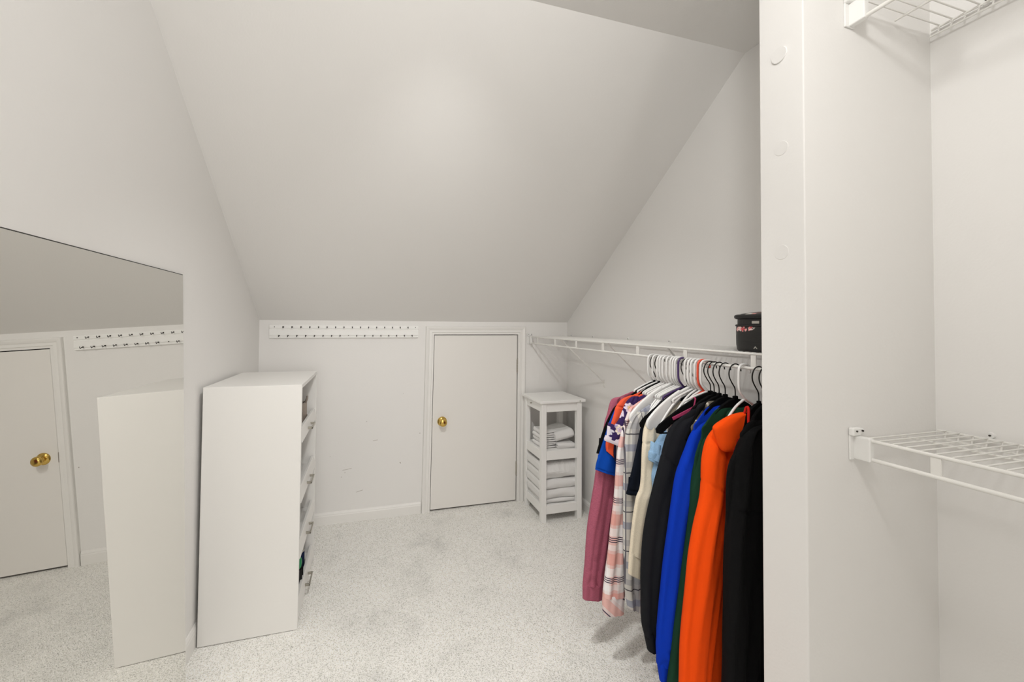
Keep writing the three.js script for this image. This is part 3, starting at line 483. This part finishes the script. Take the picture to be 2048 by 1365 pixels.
const olivePlaid = canvasTex(256, 256, plaid(256, 256, '#6d665a', [['v', 0.1, 0.25, 'rgba(40,38,34,.6)'], ['h', 0.1, 0.3, 'rgba(40,38,34,.5)'], ['v', 0.65, 0.06, '#c9c2b4'], ['h', 0.65, 0.06, '#c9c2b4']]), { repeat: [14, 14] });
const stripeTex = canvasTex(128, 128, (c, w, h) => { c.fillStyle = '#20223f'; c.fillRect(0, 0, w, h); c.fillStyle = '#e8e4e2'; for (let i = 0; i < 4; i++) c.fillRect(i * 32, 0, 9, h); }, { repeat: [20, 20] });
const floralTex = canvasTex(1024, 1024, (c, w, h) => {
  c.fillStyle = '#3c2a5c'; c.fillRect(0, 0, w, h);
  const petal = (x, y, r, a, col) => { c.fillStyle = col; c.beginPath(); c.ellipse(x + Math.cos(a) * r * 0.55, y + Math.sin(a) * r * 0.55, r * 0.58, r * 0.4, a, 0, 7); c.fill(); c.strokeStyle = 'rgba(140,110,150,.5)'; c.lineWidth = 3; c.stroke(); };
  for (let i = 0; i < 26; i++) { const x = rr(0, w), y = rr(0, h), a = rr(0, 6); c.fillStyle = ['#d9d3df', '#b9a9cf', '#c8cfa8'][i % 3]; for (const s of [-0.6, 0, 0.6]) { c.beginPath(); c.ellipse(x + Math.cos(a + s) * 50, y + Math.sin(a + s) * 50, 44, 17, a + s, 0, 7); c.fill(); } }
  for (let i = 0; i < 16; i++) { const x = (i % 4) * 256 + rr(60, 200), y = Math.floor(i / 4) * 256 + rr(60, 200), r = rr(66, 100), col = ['#f2e9e2', '#e9dcec', '#f4e7d8'][i % 3]; for (let k = 0; k < 7; k++) petal(x, y, r, k * 0.9 + i, col); for (let k = 0; k < 5; k++) petal(x, y, r * 0.5, k * 1.26, ['#eeb2ac', '#f0d9a4', '#dcc7e6'][i % 3]); c.fillStyle = '#d9b26a'; c.beginPath(); c.arc(x, y, r * 0.13, 0, 7); c.fill(); }
}, { repeat: [1 / 0.26, 1 / 0.26] });
const denimTex = dataTex(256, (x, y) => { const s = 1 + ((x + y) % 4 < 2 ? 0.07 : -0.06) + rr(-0.1, 0.1); return [150 * s, 186 * s, 220 * s].map((q) => Math.min(255, q)); }, { repeat: [7, 7] });

// a hollow soft tube of cloth: rows [y, left x, width, thickness] from top to bottom about the plane z = zc
function loft(rows, zc, o = {}) {
  const { n = 90, m = 40, fold = 0.006, ph = 0, slant = 0, groove = [], ribs = 0, wr = 0, freq = 2.6 } = o;
  const cr = (k, s) => { const f = s * (rows.length - 1), i = Math.min(rows.length - 2, Math.floor(f)), t = f - i, P = (j) => rows[Math.max(0, Math.min(rows.length - 1, j))][k]; const a = P(i - 1), b = P(i), c = P(i + 1), d = P(i + 2); return 0.5 * (2 * b + (c - a) * t + (2 * a - 5 * b + 4 * c - d) * t * t + (3 * b - a - 3 * c + d) * t * t * t); };
  const L = [0]; for (let i = 1; i < rows.length; i++) L.push(L[i - 1] + Math.hypot(rows[i][0] - rows[i - 1][0], rows[i][1] - rows[i - 1][1]) + 0.004);
  const pos = [], uv = [], idx = [], y0 = rows[0][0], yN = rows[rows.length - 1][0];
  const ring = (y, xl, w, th, s, shrink, dz = 0) => {
    const xc = xl + w / 2, hw = w / 2 * shrink;
    for (let j = 0; j <= m; j++) {
      const a = Math.PI * 2 * j / m, c = Math.cos(a), q = Math.sin(a), u = Math.sign(c) * Math.abs(c) ** 0.8;
      const end = Math.min(1, (s + 0.02) * 6), yy = y + slant * (u * hw) * (o.flat ? 1 : s);
      const side = q >= 0 ? 1 : -1, env = Math.sqrt(Math.max(0, 1 - u * u));
      let z = th / 2 * shrink * side * Math.abs(q) ** 0.75;
      z += fold * end * env * (Math.sin(u * freq * 2 + ph + yy * 3.1 + side * 0.7) * 0.6 + 0.55 * Math.sin(u * freq * 3.7 + ph * 2.3 - yy * 5.3) + 0.8 * N3(u * 1.7 + ph, yy * 5, side * 3 + ph)) ;
      if (wr) z += wr * env * N3(u * 2 + ph, yy * 38, ph) * Math.exp(-(((s - (o.wrAt ?? 0.93)) / (o.wrW ?? 0.1)) ** 2));
      if (ribs) z += ribs * Math.sin(xc * 0 + u * hw * 2 * Math.PI / 0.006) * env;
      for (const [gy, gs] of groove) { const e = (yy - gy - gs * u * hw) / 0.0035; z -= side * 0.0036 * Math.exp(-e * e) * (0.3 + env); }
      const x = xc + u * hw + 0.5 * fold * N3(yy * 7 + ph, u * 0.8, ph + 9);
      pos.push(x, yy, zc + z + dz); uv.push(x, yy);
    }
  };
  const put = [];
  for (let i = 0; i <= n; i++) { const s = i / n; put.push([cr(0, s), cr(1, s), Math.max(0.004, cr(2, s)), Math.max(0.004, cr(3, s)), s, 1]); }
  const z = put[n]; if (!o.closed) { put.push([z[0] - 0.001, z[1], z[2], z[3], 1, 0.9]); put.push([z[0] + 0.012, z[1], z[2], z[3], 1, 0.86]); put.push([z[0] + 0.06, z[1], z[2], z[3], 1, 0.8]); }
  for (const p of put) ring(...p);
  for (let i = 0; i < put.length - 1; i++) for (let j = 0; j < m; j++) { const a = i * (m + 1) + j, b = a + m + 1; idx.push(a, a + 1, b, a + 1, b + 1, b); }
  for (const [i, flip] of [[0, 0], [put.length - 1, 1]]) { const k = pos.length / 3, s = i * (m + 1); let cx = 0, cy = 0, cz = 0; for (let j = 0; j < m; j++) { cx += pos[3 * (s + j)]; cy += pos[3 * (s + j) + 1]; cz += pos[3 * (s + j) + 2]; } pos.push(cx / m, cy / m, cz / m); uv.push(cx / m, cy / m); for (let j = 0; j < m; j++) flip ? idx.push(k, s + j, s + j + 1) : idx.push(k, s + j + 1, s + j); }
  const g = new THREE.BufferGeometry(); g.setAttribute('position', new THREE.Float32BufferAttribute(pos, 3)); g.setAttribute('uv', new THREE.Float32BufferAttribute(uv, 2)); g.setIndex(idx); g.computeVertexNormals();
  const nm = g.attributes.normal, st = m + 1;            // close the shading seam of each ring
  for (let i = 0; i < put.length; i++) { const a = i * st, b = a + m, v = V(nm.getX(a) + nm.getX(b), nm.getY(a) + nm.getY(b), nm.getZ(a) + nm.getZ(b)).normalize(); nm.setXYZ(a, v.x, v.y, v.z); nm.setXYZ(b, v.x, v.y, v.z); }
  return g;
}
// the body of a garment: sloping shoulders, then straight to the hem; it is symmetrical about the rod
function bodyRows({ yn = 1.0, neck = 0.075, yt = 0.94, tip = 0.185, hem = 0.4, half = 0.19, th = 0.022 }) {
  const r = []; const put = (y, h, t) => r.push([y, RX - h, 2 * h, t]);
  put(yn, neck * 0.8, 0.006); put(yn - 0.004, neck, 0.009);
  for (let i = 1; i <= 4; i++) { const s = i / 5; put(yn - 0.004 + (yt - yn + 0.004) * s ** 1.15, neck + (tip - neck) * s, 0.011 + 0.002 * i); }
  put(yt, tip, 0.016); put(yt - 0.03, tip + 0.003, th * 0.9); put(yt - 0.1, half, th);
  for (let i = 1; i <= 4; i++) put(yt - 0.1 + (hem - yt + 0.1) * i / 4, half * (1 + 0.02 * Math.sin(i * 2)), th);
  return r;
}
const mirrorRows = (rows) => rows.map(([y, xl, w, th]) => { const c = xl + w / 2, k = 0.78; return [y, RX + (RX - c) * k - w / 2 * 0.85, w * 0.85, th]; });
function garment(name, label, category, z, mat, body, sleeve, o = {}) {
  const t = thing(name, label, category, [0, 0, 0], o.group); const ph = z * 37 % 6.28;
  obj('body', loft(bodyRows(body), z, { ph, fold: o.bodyFold ?? 0.004, n: 70, m: 48 }), mat, t);
  if (sleeve) {
    const so = { ph: ph + 1, fold: 0.006, slant: -0.2, n: 130, ...(o.sleeve ?? {}) };
    const a = obj('sleeve', loft(sleeve, z + (o.dz ?? 0), so), mat, t), b = obj('sleeve', loft(mirrorRows(sleeve), z + (o.dz ?? 0), { ...so, slant: -so.slant, n: 60, groove: [] }), mat, t);
    if (o.cuff) { const { rows, mat: cm, ...co } = o.cuff; obj('cuff', loft(rows, z + (o.dz ?? 0), { n: 24, m: 64, fold: 0.002, ph, ...co, slant: so.slant, flat: true }), cm ?? mat, a); obj('cuff', loft(mirrorRows(rows), z, { n: 10, m: 24, fold: 0.002, ph, ...co, slant: -so.slant, flat: true }), cm ?? mat, b); }
  }
  return t;
}
const maroon = cloth(0xffffff, { map: heather(172, 94, 114, 0.16) });
garment('sweatshirt', 'heathered maroon sweatshirt at the far end of the row', 'sweatshirt', 1.318, maroon, { yn: 1.003, yt: 0.962, tip: 0.19, hem: 0.4, half: 0.195, th: 0.018 },
  [[0.972, 1.585, 0.03, 0.012], [0.96, 1.556, 0.07, 0.022], [0.905, 1.54, 0.1, 0.032], [0.866, 1.527, 0.105, 0.034], [0.76, 1.505, 0.105, 0.036], [0.676, 1.487, 0.104, 0.036], [0.53, 1.462, 0.1, 0.038], [0.43, 1.447, 0.096, 0.038], [0.32, 1.437, 0.088, 0.038], [0.25, 1.431, 0.086, 0.034]], { sleeve: { slant: -0.2, wr: 0.006, ph: 2 }, cuff: { rows: [[0.256, 1.433, 0.084, 0.03], [0.245, 1.43, 0.085, 0.034], [0.225, 1.43, 0.084, 0.033], [0.196, 1.43, 0.083, 0.03]], ribs: 0.0006, slant: -0.25 } });
garment('tee_shirt', 'black tee mostly hidden behind the royal blue tee', 'tee shirt', 1.3315, cloth(0x09090a), { yn: 1.0, yt: 0.955, tip: 0.17, hem: 0.42, half: 0.17, th: 0.01 },
  [[0.95, 1.58, 0.03, 0.01], [0.93, 1.555, 0.06, 0.012], [0.86, 1.516, 0.09, 0.012], [0.765, 1.483, 0.1, 0.012], [0.752, 1.482, 0.1, 0.01]], { sleeve: { fold: 0.001 } });
garment('tee_shirt', 'royal blue tee with a short wide sleeve over the maroon sweatshirt', 'tee shirt', 1.346, cloth(0x0748ac), { yn: 1.0, yt: 0.955, tip: 0.18, hem: 0.36, half: 0.18, th: 0.014 },
  [[0.955, 1.58, 0.03, 0.012], [0.935, 1.558, 0.07, 0.02], [0.882, 1.532, 0.12, 0.026], [0.79, 1.5, 0.13, 0.03], [0.72, 1.475, 0.135, 0.028], [0.682, 1.466, 0.135, 0.026]], { sleeve: { slant: -0.35, fold: 0.004, groove: [[0.687, -0.35]] } });
garment('blouse', 'coral top with a short sleeve between the blue tee and the floral top', 'top', 1.3595, cloth(0xf2603f), { yn: 1.005, yt: 0.966, tip: 0.18, hem: 0.5, half: 0.18, th: 0.012 },
  [[0.985, 1.615, 0.04, 0.01], [0.966, 1.575, 0.06, 0.016], [0.93, 1.549, 0.08, 0.02], [0.885, 1.537, 0.08, 0.02], [0.79, 1.506, 0.07, 0.02], [0.75, 1.506, 0.06, 0.018]], { sleeve: { slant: -0.9, fold: 0.003, groove: [[0.935, -0.3]] } });
garment('blouse', 'navy and white striped top peeking below the floral sleeve', 'top', 1.3725, cloth(0xffffff, { map: stripeTex }), { yn: 0.99, yt: 0.95, tip: 0.16, hem: 0.5, half: 0.17, th: 0.01 },
  [[0.95, 1.6, 0.04, 0.01], [0.92, 1.57, 0.08, 0.014], [0.85, 1.545, 0.09, 0.015], [0.77, 1.53, 0.07, 0.015], [0.725, 1.535, 0.06, 0.012]], { sleeve: { fold: 0.002, slant: -0.5 } });
garment('blouse', 'purple top with large cream and pink flowers', 'top', 1.386, cloth(0xffffff, { map: floralTex }), { yn: 1.0, yt: 0.96, tip: 0.18, hem: 0.5, half: 0.18, th: 0.014 },
  [[0.985, 1.6, 0.03, 0.01], [0.96, 1.574, 0.06, 0.016], [0.89, 1.543, 0.1, 0.022], [0.848, 1.51, 0.12, 0.026], [0.812, 1.484, 0.13, 0.026]], { sleeve: { slant: -0.4, fold: 0.003 }, cuff: { rows: [[0.82, 1.487, 0.128, 0.028], [0.808, 1.481, 0.132, 0.03], [0.8, 1.481, 0.13, 0.026]], slant: -0.4, mat: cloth(0xe4dbe4) } });
garment('plaid_shirt', 'pink and white plaid shirt with a long buttoned sleeve', 'shirt', 1.404, cloth(0xffffff, { map: pinkPlaid }), { yn: 1.0, yt: 0.945, tip: 0.175, hem: 0.36, half: 0.185, th: 0.016 },
  [[0.955, 1.595, 0.03, 0.012], [0.938, 1.572, 0.06, 0.02], [0.855, 1.541, 0.09, 0.026], [0.768, 1.523, 0.095, 0.03], [0.61, 1.51, 0.09, 0.032], [0.433, 1.487, 0.085, 0.032], [0.301, 1.469, 0.086, 0.034], [0.255, 1.464, 0.09, 0.034]], { sleeve: { slant: -0.1, ph: 4, fold: 0.005 }, cuff: { rows: [[0.262, 1.466, 0.086, 0.03], [0.25, 1.463, 0.09, 0.034], [0.222, 1.462, 0.088, 0.034], [0.2, 1.464, 0.086, 0.03], [0.188, 1.472, 0.078, 0.024]], slant: -0.05, mat: cloth(0xffffff, { map: pinkPlaidBias }) } });
garment('plaid_shirt', 'grey and white plaid shirt between the pink plaid and the navy tee', 'shirt', 1.444, cloth(0xffffff, { map: grayPlaid }), { yn: 0.985, yt: 0.935, tip: 0.175, hem: 0.3, half: 0.185, th: 0.016 },
  [[0.94, 1.59, 0.03, 0.012], [0.92, 1.56, 0.06, 0.02], [0.873, 1.535, 0.08, 0.026], [0.8, 1.528, 0.09, 0.028], [0.62, 1.523, 0.095, 0.03], [0.4, 1.524, 0.09, 0.03], [0.3, 1.527, 0.085, 0.03], [0.215, 1.54, 0.08, 0.026]], { sleeve: { slant: -0.5, fold: 0.006 } });
garment('tee_shirt', 'navy tee with its sleeve hanging over the cream sweater', 'tee shirt', 1.476, cloth(0x0c121e), { yn: 0.99, yt: 0.925, tip: 0.17, hem: 0.5, half: 0.175, th: 0.014 },
  [[0.945, 1.62, 0.03, 0.012], [0.925, 1.6, 0.05, 0.016], [0.89, 1.574, 0.08, 0.022], [0.846, 1.563, 0.09, 0.026], [0.75, 1.54, 0.09, 0.028], [0.665, 1.515, 0.09, 0.026], [0.652, 1.513, 0.09, 0.022]], { sleeve: { slant: -0.15, fold: 0.004, groove: [[0.667, -0.15]] } });
garment('sweater', 'cream knitted sweater with a long ribbed sleeve', 'sweater', 1.51, cloth(0xffffff, { map: heather(246, 233, 209, 0.06, 2) }), { yn: 0.985, yt: 0.93, tip: 0.165, hem: 0.4, half: 0.175, th: 0.018 },
  [[0.94, 1.6, 0.03, 0.012], [0.925, 1.575, 0.06, 0.02], [0.885, 1.559, 0.08, 0.03], [0.82, 1.554, 0.085, 0.034], [0.69, 1.547, 0.085, 0.036], [0.64, 1.529, 0.09, 0.036], [0.55, 1.512, 0.09, 0.036], [0.47, 1.502, 0.086, 0.034], [0.45, 1.5, 0.084, 0.034]], { sleeve: { slant: -0.5, groove: [[0.845, -0.05]], fold: 0.004 }, cuff: { rows: [[0.456, 1.502, 0.08, 0.03], [0.44, 1.499, 0.082, 0.032], [0.41, 1.497, 0.082, 0.03], [0.382, 1.496, 0.08, 0.028]], slant: -0.7, ribs: 0.0006 } });
{ const d = garment('denim_shirt', 'light blue denim shirt with a short turned sleeve', 'shirt', 1.549, cloth(0xffffff, { map: denimTex }), { yn: 0.955, yt: 0.895, tip: 0.15, hem: 0.3, half: 0.17, th: 0.018 },
  [[0.91, 1.645, 0.03, 0.012], [0.895, 1.618, 0.05, 0.02], [0.865, 1.591, 0.07, 0.028], [0.81, 1.558, 0.09, 0.034], [0.785, 1.55, 0.09, 0.034]], { bodyFold: 0.008, sleeve: { slant: -0.5, fold: 0.008 }, cuff: { rows: [[0.81, 1.556, 0.09, 0.036], [0.8, 1.55, 0.096, 0.038], [0.775, 1.55, 0.094, 0.036]], slant: -0.5 } });
  obj('loose_fold', loft([[0.79, 1.572, 0.06, 0.02], [0.74, 1.562, 0.07, 0.026], [0.7, 1.565, 0.05, 0.024], [0.66, 1.56, 0.04, 0.02], [0.625, 1.572, 0.02, 0.012]], 1.549, { fold: 0.01, ph: 3, slant: -0.6, n: 40 }), d.children[0].material, d); }
{ const t = thing('camisole', 'pink satin camisole with thin straps on a flocked hanger', 'top', [RX, 0, 1.607], undefined, -0.13); const m = cloth(0xb8456e, { roughness: 0.4 });
  obj('body', loft([[0.93, 1.665, 0.174, 0.006], [0.9, 1.64, 0.224, 0.008], [0.8, 1.63, 0.244, 0.008], [0.5, 1.62, 0.264, 0.008]], 0.004, { n: 30, fold: 0.002 }).translate(-RX, 0, 0), m, t);
  for (const s of [-1, 1]) obj('strap', [tube([[s * 0.075, 0.925, 0.004], [s * 0.07, 0.97, 0.0055], [s * 0.06, 1.012, 0.004], [s * 0.06, 1.013, -0.004]], 0.0025, 20, 8)], m, t);
  obj('trim_band', [bx(0.1, 0.011, 0.004, 0, 0, 0, 0.0015).rotateZ(0.42).translate(-0.1, 0.967, 0.0065)], m, t); }
const charcoal = cloth(0x1a1b1f), royal = cloth(0x0536b4), bottle = cloth(0x163a28), orange = cloth(0xfb5109), black = cloth(0x0a0a0b);
{ const t = garment('sweatshirt', 'faded charcoal sweatshirt in front of the denim shirt', 'sweatshirt', 1.62, charcoal, { yn: 0.99, yt: 0.945, tip: 0.15, hem: 0.33, half: 0.175, th: 0.026 },
  [[0.972, 1.675, 0.04, 0.014], [0.96, 1.645, 0.07, 0.022], [0.936, 1.591, 0.11, 0.034], [0.89, 1.561, 0.12, 0.042], [0.807, 1.537, 0.12, 0.046], [0.722, 1.51, 0.12, 0.046], [0.621, 1.482, 0.118, 0.046], [0.521, 1.467, 0.112, 0.046], [0.378, 1.464, 0.098, 0.044], [0.312, 1.466, 0.088, 0.042], [0.268, 1.475, 0.07, 0.036]], { sleeve: { slant: -0.3, groove: [[0.79, -0.9]], wr: 0.01, ph: 5 }, cuff: { rows: [[0.28, 1.478, 0.064, 0.032], [0.262, 1.479, 0.06, 0.034], [0.24, 1.484, 0.052, 0.032], [0.22, 1.488, 0.048, 0.028]], ribs: 0.0007, slant: -0.25 } });
  obj('collar', loft([[1.005, 1.70, 0.05, 0.02], [0.995, 1.676, 0.07, 0.03], [0.97, 1.668, 0.06, 0.034], [0.945, 1.666, 0.05, 0.03], [0.92, 1.668, 0.035, 0.02]], 1.634, { n: 30, fold: 0.004, slant: 0.3, closed: true }), charcoal, t); }
{ const t = garment('plaid_shirt', 'olive plaid shirt whose collar shows behind the blue sweatshirt', 'shirt', 1.646, cloth(0xffffff, { map: olivePlaid }), { yn: 0.985, yt: 0.93, tip: 0.12, hem: 0.45, half: 0.14, th: 0.012 }, null);
  obj('collar', loft([[1.012, 1.70, 0.05, 0.01], [1.005, 1.69, 0.065, 0.016], [0.985, 1.685, 0.065, 0.018], [0.97, 1.69, 0.05, 0.012]], 1.653, { n: 20, fold: 0.002, closed: true }), t.children[0].material, t); }
{ const t = garment('sweatshirt', 'royal blue sweatshirt with a long sleeve beside the charcoal one', 'sweatshirt', 1.668, royal, { yn: 1.0, yt: 0.94, tip: 0.13, hem: 0.3, half: 0.165, th: 0.026 },
  [[0.965, 1.69, 0.05, 0.014], [0.949, 1.655, 0.08, 0.022], [0.915, 1.616, 0.11, 0.034], [0.866, 1.592, 0.12, 0.042], [0.79, 1.558, 0.125, 0.046], [0.714, 1.541, 0.12, 0.046], [0.6, 1.522, 0.116, 0.046], [0.468, 1.503, 0.11, 0.046], [0.36, 1.489, 0.104, 0.046], [0.27, 1.484, 0.096, 0.044], [0.215, 1.486, 0.085, 0.038]], { sleeve: { slant: -0.15, groove: [[0.775, -0.8]], wr: 0.008, ph: 1 }, cuff: { rows: [[0.226, 1.488, 0.08, 0.034], [0.21, 1.487, 0.078, 0.036], [0.185, 1.491, 0.07, 0.034], [0.165, 1.494, 0.066, 0.03]], ribs: 0.0007 } });
  obj('collar', loft([[1.003, 1.725, 0.05, 0.016], [0.99, 1.7, 0.075, 0.026], [0.97, 1.69, 0.06, 0.026], [0.955, 1.69, 0.04, 0.018]], 1.682, { n: 24, fold: 0.002, ribs: 0.0006, closed: true }), royal, t); }
{ const t = garment('sweatshirt', 'dark green sweatshirt squeezed between the blue and the orange one', 'sweatshirt', 1.702, bottle, { yn: 1.0, yt: 0.94, tip: 0.13, hem: 0.28, half: 0.16, th: 0.026 },
  [[0.96, 1.7, 0.05, 0.014], [0.935, 1.66, 0.08, 0.024], [0.903, 1.62, 0.1, 0.034], [0.85, 1.602, 0.11, 0.04], [0.782, 1.586, 0.115, 0.044], [0.675, 1.573, 0.11, 0.044], [0.549, 1.554, 0.108, 0.044], [0.395, 1.528, 0.102, 0.044], [0.254, 1.506, 0.095, 0.042], [0.17, 1.495, 0.09, 0.04]], { sleeve: { slant: -0.2, groove: [[0.70, -0.1]], ph: 3 }, cuff: { rows: [[0.18, 1.498, 0.082, 0.034], [0.165, 1.497, 0.08, 0.036], [0.12, 1.5, 0.07, 0.03]], ribs: 0.0007 } });
  obj('collar', loft([[1.0, 1.735, 0.05, 0.016], [0.99, 1.71, 0.08, 0.03], [0.97, 1.7, 0.075, 0.032], [0.95, 1.705, 0.05, 0.02]], 1.72, { n: 24, fold: 0.002, closed: true }), bottle, t); }
{ const t = garment('hoodie', 'bright orange hoodie near the end of the row', 'hoodie', 1.742, orange, { yn: 0.975, yt: 0.94, tip: 0.12, hem: 0.12, half: 0.15, th: 0.03 },
  [[0.965, 1.7, 0.05, 0.016], [0.957, 1.645, 0.09, 0.026], [0.917, 1.605, 0.12, 0.042], [0.858, 1.588, 0.125, 0.05], [0.787, 1.582, 0.125, 0.052], [0.741, 1.575, 0.125, 0.052], [0.669, 1.556, 0.125, 0.052], [0.58, 1.539, 0.12, 0.052], [0.488, 1.526, 0.118, 0.052], [0.4, 1.515, 0.112, 0.052], [0.309, 1.507, 0.106, 0.05], [0.2, 1.503, 0.1, 0.048], [0.15, 1.506, 0.085, 0.042]], { sleeve: { slant: -0.15, groove: [[0.765, -0.55]], ph: 0.5, fold: 0.007 }, cuff: { rows: [[0.16, 1.508, 0.08, 0.038], [0.145, 1.508, 0.078, 0.04], [0.09, 1.512, 0.07, 0.034]], ribs: 0.0007 } });
  obj('hood', loft([[1.0, 1.69, 0.09, 0.012], [0.995, 1.66, 0.13, 0.024], [0.984, 1.627, 0.165, 0.03], [0.968, 1.596, 0.195, 0.034], [0.95, 1.598, 0.19, 0.036], [0.93, 1.607, 0.18, 0.036], [0.912, 1.616, 0.165, 0.034], [0.9, 1.625, 0.14, 0.026], [0.893, 1.64, 0.1, 0.012]], 1.772, { n: 60, fold: 0.003, ph: 2.2, slant: 0.1, closed: true }), orange, t); }
{ const t = thing('camisole', 'red camisole with thin straps behind the black sweatshirt', 'top'); const m = cloth(0xd6251c, { roughness: 0.6 });
  obj('body', loft([[0.93, 1.67, 0.164, 0.008], [0.88, 1.65, 0.204, 0.01], [0.5, 1.64, 0.224, 0.01]], 1.7880, { n: 24, fold: 0.002 }), m, t);
  for (const s of [-1, 1]) obj('strap', [tube([[RX + s * 0.05, 0.93, 1.7920], [RX + s * 0.05, 0.98, 1.7925], [RX + s * 0.048, 1.016, 1.7910], [RX + s * 0.048, 1.018, 1.7840], [RX + s * 0.048, 1.0, 1.7780]], 0.0035, 24, 8)], m, t); }
garment('sweatshirt', 'black sweatshirt nearest the stub wall at the end of the row', 'sweatshirt', 1.812, black, { yn: 0.985, yt: 0.95, tip: 0.105, hem: 0.12, half: 0.15, th: 0.034 },
  [[0.975, 1.72, 0.05, 0.016], [0.955, 1.66, 0.09, 0.03], [0.905, 1.628, 0.12, 0.046], [0.831, 1.613, 0.13, 0.056], [0.774, 1.607, 0.13, 0.058], [0.73, 1.6, 0.13, 0.058], [0.61, 1.592, 0.13, 0.058], [0.472, 1.586, 0.12, 0.056], [0.252, 1.58, 0.11, 0.054], [0.15, 1.582, 0.1, 0.05]], { dz: 0.008, sleeve: { slant: -0.15, groove: [[0.74, -0.1]], fold: 0.009, ph: 2.6 } });

renderer.render(scene, camera);
